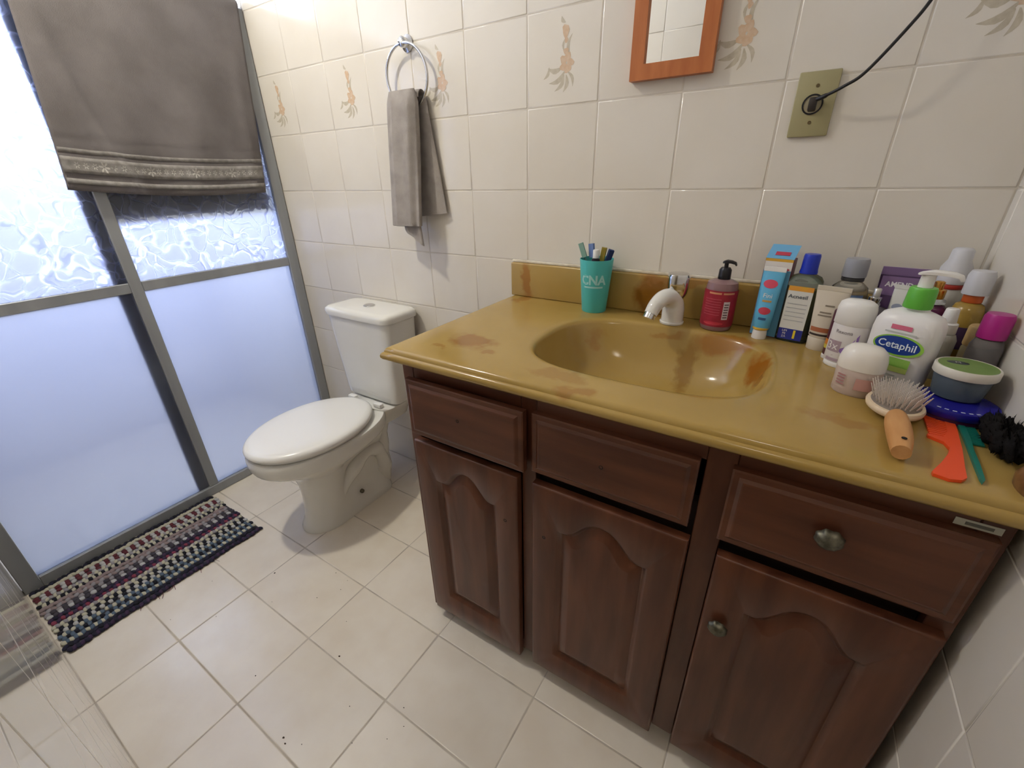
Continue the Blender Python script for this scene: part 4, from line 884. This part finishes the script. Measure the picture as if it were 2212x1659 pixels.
hd = thing('hand_towel', 'small grey hand towel hanging through the towel ring', 'towel', (RX, 0, 1.436))
def cloth_loop(cx, cy, w_, d_, z, ph, n=48, fold=0.10):
    out = []
    for i in range(n):
        t = 2 * PI * i / n; c, s = math.cos(t), math.sin(t)
        x = w_ / 2 * math.copysign(abs(c) ** 0.55, c); y = d_ / 2 * math.copysign(abs(s) ** 0.8, s)
        y += d_ * fold * (math.sin(x * 120 + ph) + 0.7 * math.sin(x * 210 + 1.7 * ph))
        out.append((cx + x, cy + y, z))
    return out
front = []; NZ = 26
for k in range(NZ + 1):
    t = k / NZ; z = 0.006 - 0.376 * t
    sq = math.sin(min(1, t * 9 + 0.12) * PI / 2)
    front.append(cloth_loop(-0.004 - 0.020 * t, RY - 0.026 - 0.020 * t, (0.118 + 0.012 * t) * (0.85 + 0.15 * sq), (0.006 + 0.028 * sq) + 0.004 * math.sin(t * 5), z + 0.004 * (1 - sq), 1.2 + t * 0.8, fold=0.06 + 0.05 * t))
front.append(cloth_loop(-0.024, RY - 0.046, 0.122, 0.026, -0.3715, 2.0, fold=0.1)); front.append(cloth_loop(-0.024, RY - 0.046, 0.112, 0.018, -0.362, 2.0, fold=0.1)); front.append(cloth_loop(-0.024, RY - 0.046, 0.100, 0.010, -0.30, 2.0, fold=0.1))
loft('front_fold', front, M_TOWEL2, hd, cap0=True, cap1=True); 
inner_ = [cloth_loop(-0.012, RY - 0.040, 0.080, 0.014, -0.30 - 0.120 * k / 6 , 0.6 + k * 0.15, fold=0.16) for k in range(7)]
for k, l in enumerate(inner_):
    if k: inner_[k] = [(x + 0.002 * k, y, z + (0.025 * (x + 0.012) / 0.04 - 0.012) * -k / 6) for x, y, z in l]
loft('inner_fold', inner_, M_TOWEL2, hd)
back = []
for k in range(21):
    t = k / 20; back.append(cloth_loop(0.012 + 0.034 * t, -0.0135 - 0.002 * t, 0.096 + 0.030 * t, 0.012, -0.006 - 0.335 * t, 0.3 + t, fold=0.12))
back[-1] = [(x, y, z + 0.35 * (x - 0.03) * 0.3) for x, y, z in back[-1]]
loft('back_fold', back, M_TOWEL2, hd)
sad = []
for k in range(9):
    a = PI * k / 8; sad.append(cloth_loop(-0.002 + 0.006 * k / 8, RY + 0.002 - 0.018 * math.cos(a) - 0.002, 0.104 + 0.006 * math.cos(a), 0.010, -0.012 + 0.022 * math.sin(a), 0.9, fold=0.08))
loft('saddle', sad, M_TOWEL2, hd)

# ------------------------------------------------------------------ toilet
TX = -0.655
to = thing('toilet', 'white close-coupled toilet with closed lid beside the vanity', 'toilet', (TX, 0, 0))
def sect(yf, yb, hw, z, e=2.3, n=44, flat_back=0.0):
    cy = (yf + yb) / 2; ry = (yb - yf) / 2; out = []
    for i in range(n):
        t = 2 * PI * i / n; c, s = math.cos(t), math.sin(t)
        x = hw * math.copysign(abs(c) ** (2 / e), c); y = ry * math.copysign(abs(s) ** (2 / e), s)
        if y > 0 and flat_back: x *= 1 - 0.0 * flat_back
        out.append((x, cy + y, z))
    return out
def ped(yf, yb, hwf, hwb, z, n=26):
    """pedestal section: round front column, narrower body behind"""
    rf = hwf * 1.25; P = []
    for i in range(n + 1):
        u = 0.5 - 0.5 * math.cos(PI * i / n); y = yf + (yb - yf) * u; d = y - yf
        if d < rf: h = hwf * math.sqrt(max(0.0, 1 - (1 - d / rf) ** 2))
        else:
            k = min(1.0, (d - rf) / 0.07); k = k * k * (3 - 2 * k); h = hwf + (hwb - hwf) * k
        e = yb - y
        if e < 0.05: h *= math.sqrt(max(0.0, 1 - (1 - e / 0.05) ** 2))
        P.append((h, y))
    return [(h, y, z) for h, y in P] + [(-h, y, z) for h, y in P[-2:0:-1]]
bowl = [ped(-0.556, -0.165, 0.083, 0.084, 0.0), ped(-0.558, -0.163, 0.084, 0.085, 0.010), ped(-0.550, -0.168, 0.080, 0.080, 0.026), ped(-0.540, -0.172, 0.076, 0.066, 0.05), ped(-0.532, -0.168, 0.074, 0.052, 0.09), ped(-0.528, -0.182, 0.074, 0.048, 0.14), ped(-0.530, -0.165, 0.077, 0.050, 0.19),
        ped(-0.538, -0.178, 0.084, 0.060, 0.225), ped(-0.552, -0.165, 0.098, 0.072, 0.252)]
def rim(s_, z):
    out = []
    for x, y, _ in bowl[-1]:
        t = math.atan2(y + 0.405, x * 1.42); c, sn = math.cos(t), math.sin(t); e = 2.2
        k = 1.0 / (abs(c) ** e + abs(sn) ** e) ** (1 / e); out.append((0.176 * s_ * k * c, -0.405 + 0.259 * s_ * k * sn, z))
    return out
def mixs(a, b, t, z): return [(p[0] + (q_[0] - p[0]) * t, p[1] + (q_[1] - p[1]) * t, z) for p, q_ in zip(a, b)]
base_ = bowl[-1]; full = rim(1.0, 0)
bowl += [mixs(base_, full, t, z) for t, z in ((0.30, 0.274), (0.60, 0.297), (0.82, 0.314), (0.94, 0.326))]
bowl += [rim(0.985, 0.3335), rim(1.0, 0.342), rim(1.0, 0.372), rim(0.985, 0.3795), rim(0.95, 0.3815), rim(0.85, 0.382)]
loft('bowl', bowl, M_CERAMIC, to)
deck = [[(x, y, z) for x, y, z in circ(0, -0.115, zz, hw, 0.095, 28, 4.0)] for zz, hw in ((0.30, 0.075), (0.345, 0.098), (0.375, 0.122), (0.385, 0.126), (0.389, 0.122))]
loft('deck', deck, M_CERAMIC, to)
tp_ = catmull([(0.030, -0.440, 0.060), (0.042, -0.410, 0.105), (0.050, -0.365, 0.160), (0.054, -0.315, 0.205), (0.056, -0.265, 0.225), (0.052, -0.220, 0.205), (0.044, -0.195, 0.150), (0.040, -0.190, 0.090), (0.036, -0.190, 0.030)], 6)
for sgn in (1, -1):
    tube('trapway', [(p.x * sgn, p.y, p.z) for p in tp_], [0.016 + 0.014 * min(1.0, i / 14) + 0.003 * math.sin(i * 0.5) for i in range(len(tp_))], M_CERAMIC, to, n=18)
    tube('rear_trap', [(sgn * 0.020, -0.185, 0.01), (sgn * 0.022, -0.182, 0.05), (sgn * 0.030, -0.190, 0.10), (sgn * 0.022, -0.178, 0.15), (sgn * 0.030, -0.188, 0.20), (sgn * 0.024, -0.172, 0.25), (sgn * 0.030, -0.17, 0.31)], [0.030, 0.036, 0.044, 0.034, 0.044, 0.036, 0.046], M_CERAMIC, to, n=18)
# seat and lid
def lidsec(s, z):
    out = []
    for i in range(56):
        t = 2 * PI * i / 56; c, s_ = math.cos(t), math.sin(t)
        hw = 0.172; y = (-0.432) + 0.231 * s_ * s; 
        k = 1.0 if s_ < 0 else 1.0 - 0.22 * max(0, s_) ** 3
        e = 2.0 if s_ < 0 else 2.6
        x = hw * s * math.copysign(abs(c) ** (2 / e), c) * k
        out.append((x, y, z))
    return out
loft('seat', [lidsec(0.94, 0.3825), lidsec(0.955, 0.384), lidsec(0.955, 0.3915), lidsec(0.94, 0.3925)], M_SEAT, to)
loft('lid', [lidsec(0.95, 0.3930), lidsec(0.995, 0.3935), lidsec(1.01, 0.398), lidsec(1.012, 0.403), lidsec(1.0, 0.410), lidsec(0.965, 0.4160), lidsec(0.90, 0.4195), lidsec(0.7, 0.4220), lidsec(0.4, 0.4232), lidsec(0.08, 0.4236)], M_SEAT, to)
for x in (-0.075, 0.075): boxes('hinge', [(x - 0.02, x + 0.02, -0.200, -0.178, 0.3895, 0.408)], M_SEAT, to, 0.005, 2)
def rr_sec(hx, y0, y1, z, e=7): return circ(0, (y0 + y1) / 2, z, hx, (y1 - y0) / 2, 48, e)
loft('tank', [rr_sec(0.130, -0.145, -0.030, 0.3895), rr_sec(0.146, -0.160, -0.018, 0.400), rr_sec(0.150, -0.163, -0.016, 0.43), rr_sec(0.162, -0.170, -0.014, 0.58), rr_sec(0.172, -0.176, -0.012, 0.734)], M_CERAMIC, to)
loft('tank_lid', [rr_sec(0.170, -0.176, -0.010, 0.7345), rr_sec(0.178, -0.183, -0.006, 0.737), rr_sec(0.180, -0.185, -0.005, 0.752), rr_sec(0.177, -0.182, -0.007, 0.761), rr_sec(0.168, -0.174, -0.014, 0.767), rr_sec(0.150, -0.158, -0.03, 0.769)], M_CERAMIC, to)
lathe('flush_button', [(0.022, 0.0), (0.0225, 0.003), (0.019, 0.005), (0.003, 0.0055)], M_CHROME, to, cx=0, cy=-0.094, loc=(0, 0, 0.7688))
for s in (1, -1): loft('bolt_cap', [[(s * xx, -0.335 + r * math.cos(2 * PI * i / 14), 0.072 + r * math.sin(2 * PI * i / 14)) for i in range(14)] for r, xx in ((0.0085, 0.066), (0.0085, 0.074), (0.006, 0.077), (0.001, 0.078))], M_PEWTER, to)
hs = catmull([(0.10, -0.06, 0.392), (0.115, -0.055, 0.345), (0.135, -0.04, 0.32), (0.14, -0.002, 0.30)], 6)
tube('water_hose', hs, 0.006, mat('braided_steel', rgb(170, 160, 150), 0.35, 0.7), to, n=10)

# ------------------------------------------------------------------ shower screen
ss = thing('shower_screen', 'aluminium framed shower screen with figured frosted glass panes', 'shower screen')
GX = -1.215; TOPZ = 1.775
def bar(name, b, lab=None): return boxes(name, [b], M_ALU, ss, 0.002, 1)
bar('wall_jamb', (GX - 0.028, GX + 0.018, -0.046, -0.002, 0.001, TOPZ))
bar('wall_jamb', (GX - 0.028, GX + 0.018, YF + 0.002, YF + 0.046, 0.001, TOPZ))
bar('bottom_rail', (GX - 0.028, GX + 0.018, YF + 0.0465, -0.0465, 0.001, 0.040))
bar('top_rail', (GX - 0.030, GX + 0.020, YF + 0.0465, -0.0465, TOPZ - 0.045, TOPZ))
bar('post', (GX - 0.004, GX + 0.014, -0.630, -0.595, 0.0405, TOPZ - 0.0455))
bar('inner_post', (GX - 0.012, GX + 0.0005, -0.668, -0.6305, 0.0405, TOPZ - 0.0455))
for y0, y1 in ((YF + 0.0465, -0.6305), (-0.5945, -0.0465)):
    bar('middle_rail', (GX - 0.006, GX + 0.014, y0, y1, 0.871, 0.905))
    for z0, z1 in ((0.041, 0.8705), (0.9055, TOPZ - 0.046)):
        boxes('glass_pane', [(GX + 0.001, GX + 0.006, y0, y1, z0, z1)], M_GLASS if z0 > 0.5 else M_GLASS_LOW, ss)

# bath towel over the top rail
bt = thing('bath_towel', 'large grey bath towel draped over the shower screen', 'towel', (GX, -0.35, TOPZ))
def tprof(t):
    """t 0..1 from front hem over the rail to the back hem -> (x offset, z offset, side)"""
    LF, LA, LB = 0.60, 0.11, 0.67; s = t * (LF + LA + LB)
    if s < LF: return (0.026, -LF + s, -1)
    if s < LF + LA:
        a = PI * (s - LF) / LA; return (-0.005 + 0.033 * math.cos(a), 0.004 + 0.022 * math.sin(a), 0)
    return (-0.034 + 0.014 * min(1, (s - LF - LA) / 0.4), -(s - LF - LA), 1)
NT, NU = 110, 70; V = []; F = []
def tow(t, u, lift=0.0):
    x, z, sd = tprof(t)
    down = min(1.0, max(0.0, -z / 0.6))
    yr = -0.022 - 0.066 * down if sd <= 0 else -0.05 - 0.01 * down
    yl = -0.640 - 0.052 * down if sd <= 0 else -0.66
    y = yl + (yr - yl) * u
    f = 0.0
    if sd < 0:
        f += 0.006 * down * math.sin(u * 19 + 3.0 * down) + 0.008 * down * math.sin(u * 9 + 1)
        c = 0.05 + 0.30 * max(0, down - 0.15) ** 1.5; f += 0.024 * down * math.exp(-((u - c) / 0.035) ** 2) - 0.010 * down * math.exp(-((u - c - 0.09) / 0.06) ** 2)
        f += 0.008 * down * math.exp(-((u - 0.93) / 0.03) ** 2) + 0.012 * down
        if down > 0.72: f += 0.0015 * math.sin((down - 0.72) * 110)
        z += (0.030 * (1 - u) - 0.006 - 0.016 * math.sin(PI * u)) * down * 0.9
    elif sd > 0: f -= 0.0015 * down * (1 + math.sin(u * 11))
    return (x + f + lift, y + 0.35, z)
for i in range(NT + 1):
    for j in range(NU + 1): V.append(tow(i / NT, j / NU))
for i in range(NT):
    for j in range(NU): a = i * (NU + 1) + j; F.append((a, a + 1, a + NU + 2, a + NU + 1))
cloth = mesh('cloth', V, F, M_TOWEL, bt, smooth=True)
md = cloth.modifiers.new('thickness', 'SOLIDIFY'); md.thickness = 0.006; md.offset = 0.0
def band(name, d0, d1, m, n=4, u0=0.004, u1=0.996, lift=0.0045):
    """strip of woven border on the hanging front, d = height above the hem"""
    V = []; F = []; tot = 0.60 + 0.11 + 0.67
    for i in range(n + 1):
        for j in range(NU + 1): V.append(tow((d0 + (d1 - d0) * i / n) / tot, u0 + (u1 - u0) * j / NU, lift))
    for i in range(n):
        for j in range(NU): a = i * (NU + 1) + j; F.append((a, a + 1, a + NU + 2, a + NU + 1))
    o = mesh(name, V, F, m, bt, smooth=True); k = o.modifiers.new('thickness', 'SOLIDIFY'); k.thickness = 0.002; k.offset = 0.0; return o
band('woven_border', 0.050, 0.095, M_BORDER); band('woven_border', 0.020, 0.034, M_BORDER, 2); band('woven_border', 0.106, 0.118, M_BORDER, 2)
V = []; F = []; tot = 1.38; q = random.Random(5)
for k in range(26):
    uc = 0.06 + 0.035 * k; big = 1.4 if k % 6 == 3 else 0.8
    for m_ in range(6):
        a = m_ * PI / 3 + k; s0 = len(V)
        for rr_, da in ((0.004, -0.5), (0.013 * big, -0.22), (0.016 * big, 0.0), (0.013 * big, 0.22), (0.004, 0.5)):
            V.append(tow((0.0725 + rr_ * 0.8 * math.sin(a + da)) / tot, uc + rr_ * 1.0 * math.cos(a + da), 0.0062))
        F.append(tuple(range(s0, s0 + 5)))
mesh('motif', V, F, M_BORDER2, bt)

# ------------------------------------------------------------------ woven rag rug
RUG = (-1.004, -0.918)
rg = thing('rag_rug', 'striped woven rag rug of navy, cream and maroon by the shower', 'rug', (*RUG, 0.0))
C_ = {'navy': flat('yarn_navy', 36, 34, 52, 0.95), 'cream': flat('yarn_cream', 186, 182, 162, 0.95), 'white': flat('yarn_white', 180, 180, 180, 0.95), 'maroon': flat('yarn_maroon', 96, 44, 52, 0.95), 'grey': flat('yarn_grey', 146, 142, 146, 0.95),
      'mauve': flat('yarn_mauve', 140, 124, 124, 0.95), 'charcoal': flat('yarn_charcoal', 66, 62, 70, 0.95), 'purple': flat('yarn_purple', 62, 44, 70, 0.95), 'pink': flat('yarn_pink', 128, 56, 76, 0.95), 'black': flat('yarn_black', 26, 26, 36, 0.95), 'slate': flat('yarn_slate', 86, 102, 120, 0.95)}
rows = [('navy', 'black', 1.0, 1), ('cream', 'cream', 0.9, 1), ('maroon', 'white', 1.15, 0), ('maroon', 'white', 1.15, 0), ('cream', 'grey', 0.8, 1), ('black', 'cream', 0.8, 1), ('mauve', 'mauve', 1.0, 1), ('mauve', 'grey', 1.0, 1), ('grey', 'charcoal', 1.2, 0), ('white', 'charcoal', 1.2, 0),
        ('purple', 'navy', 0.9, 1), ('pink', 'purple', 0.9, 0), ('cream', 'grey', 0.8, 1), ('cream', 'black', 1.0, 0), ('black', 'white', 1.0, 0), ('slate', 'cream', 0.9, 0), ('slate', 'black', 0.9, 0), ('cream', 'slate', 0.8, 1), ('navy', 'black', 1.0, 1), ('navy', 'purple', 0.8, 1)]
W_ = 0.375; HL = 0.57; pitch = W_ / len(rows); q = random.Random(11)
boxes('ground_weave', [(-W_ / 2 + 0.004, W_ / 2 - 0.004, -HL / 2 + 0.006, HL / 2 - 0.006, 0.0005, 0.005)], flat('yarn_ground', 70, 66, 72, 0.95), rg)
for k, (a, b, ln, same) in enumerate(rows):
    xc = -W_ / 2 + pitch * (k + 0.5); step = 0.0112 * ln; n = int(HL / step); V = []; F = []; fm = []
    shift = 0.0 if ln > 1.1 else q.uniform(-0.004, 0.004)
    for i in range(n):
        yc = -HL / 2 + step * (i + 0.5) + shift + q.uniform(-0.002, 0.002); skew = 0.0050 * (1 if (i + k) % 2 else -1) * (0.6 if same else 0.25); s0 = len(V)
        hx, hy, hz = pitch * q.uniform(0.52, 0.68), step * (0.78 if same else 0.62), 0.0046 + q.uniform(-0.0010, 0.0014)
        xw = q.uniform(-0.0018, 0.0018) + 0.0025 * math.sin(i * 0.35 + k)
        for (fy, fr) in ((-1.0, 0.35), (-0.55, 0.88), (0.0, 1.0), (0.55, 0.88), (1.0, 0.35)):
            for j in range(6):
                t = 2 * PI * j / 6; V.append((xc + xw + hx * fr * math.cos(t) + skew * fy, yc + hy * fy, 0.0055 + hz * fr * math.sin(t) * 0.95))
        for r_ in range(4):
            for j in range(6): p = s0 + r_ * 6 + j; p2 = s0 + r_ * 6 + (j + 1) % 6; F.append((p, p2, p2 + 6, p + 6)); fm.append(i % 2)
        F.append(tuple(s0 + 24 + j for j in range(6))); fm.append(i % 2); F.append(tuple(s0 + 5 - j for j in range(6))); fm.append(i % 2)
    mesh('woven_stripe', V, F, [C_[a], C_[b]], rg, smooth=True, fmat=fm)
bm_V = []; bm_F = []
for i in range(14):
    x0 = W_ / 2 - 0.004; y0 = q.uniform(-HL / 2 + 0.1, HL / 2); l = q.uniform(0.012, 0.028); a = q.uniform(-0.9, 0.9)
    P = catmull([(x0, y0, 0.004), (x0 + l * 0.5 * math.cos(a), y0 + l * 0.5 * math.sin(a), 0.003), (x0 + l * math.cos(a * 1.6), y0 + l * math.sin(a * 1.6), 0.0015)], 3)
    for m_ in range(len(P) - 1):
        s0 = len(bm_V); d = Vector((0.0006, 0.0006, 0))
        bm_V += [P[m_] - d, P[m_] + d, P[m_ + 1] + d, P[m_ + 1] - d]; bm_F.append((s0, s0 + 1, s0 + 2, s0 + 3))
fr_ = mesh('loose_threads', bm_V, bm_F, C_['maroon'], rg); fr_['kind'] = 'stuff'

# ------------------------------------------------------------------ crumbs of dirt on the floor
V = []; F = []; q = random.Random(21)
spots = [(-0.58, -0.73, 3.4), (-0.37, -0.715, 2.2), (-0.15, -0.80, 3.2), (-0.02, -0.87, 1.8), (-0.33, -0.655, 1.8), (-0.73, -0.86, 1.6), (-0.10, -1.0, 3.0), (-0.085, -1.005, 2.6), (-0.05, -0.985, 1.6), (0.10, -0.80, 1.8), (0.13, -0.83, 1.6), (0.115, -0.87, 1.5), (-0.40, -0.62, 1.6), (-0.34, -0.62, 1.4), (-0.22, -0.72, 1.5), (-0.58, -0.92, 1.5), (-0.69, -1.0, 1.4), (-0.30, -0.955, 2.0), (0.05, -0.92, 1.4), (-0.48, -0.80, 1.3)]
for x, y, r in spots:
    s0 = len(V); r *= 0.001; n = 7
    for i in range(n): a = 2 * PI * i / n; k = r * q.uniform(0.6, 1.2); V.append((x + k * math.cos(a), y + 0.8 * k * math.sin(a), 0.0002))
    V.append((x, y, 0.0002 + r * 0.6))
    for i in range(n): F.append((s0 + i, s0 + (i + 1) % n, s0 + n))
dm = mesh('dirt_crumbs', V, F, flat('dirt_brown', 66, 52, 40, 0.9)); tag(dm, 'tiny dark dirt crumbs scattered on the floor tiles', 'dirt', 'stuff')
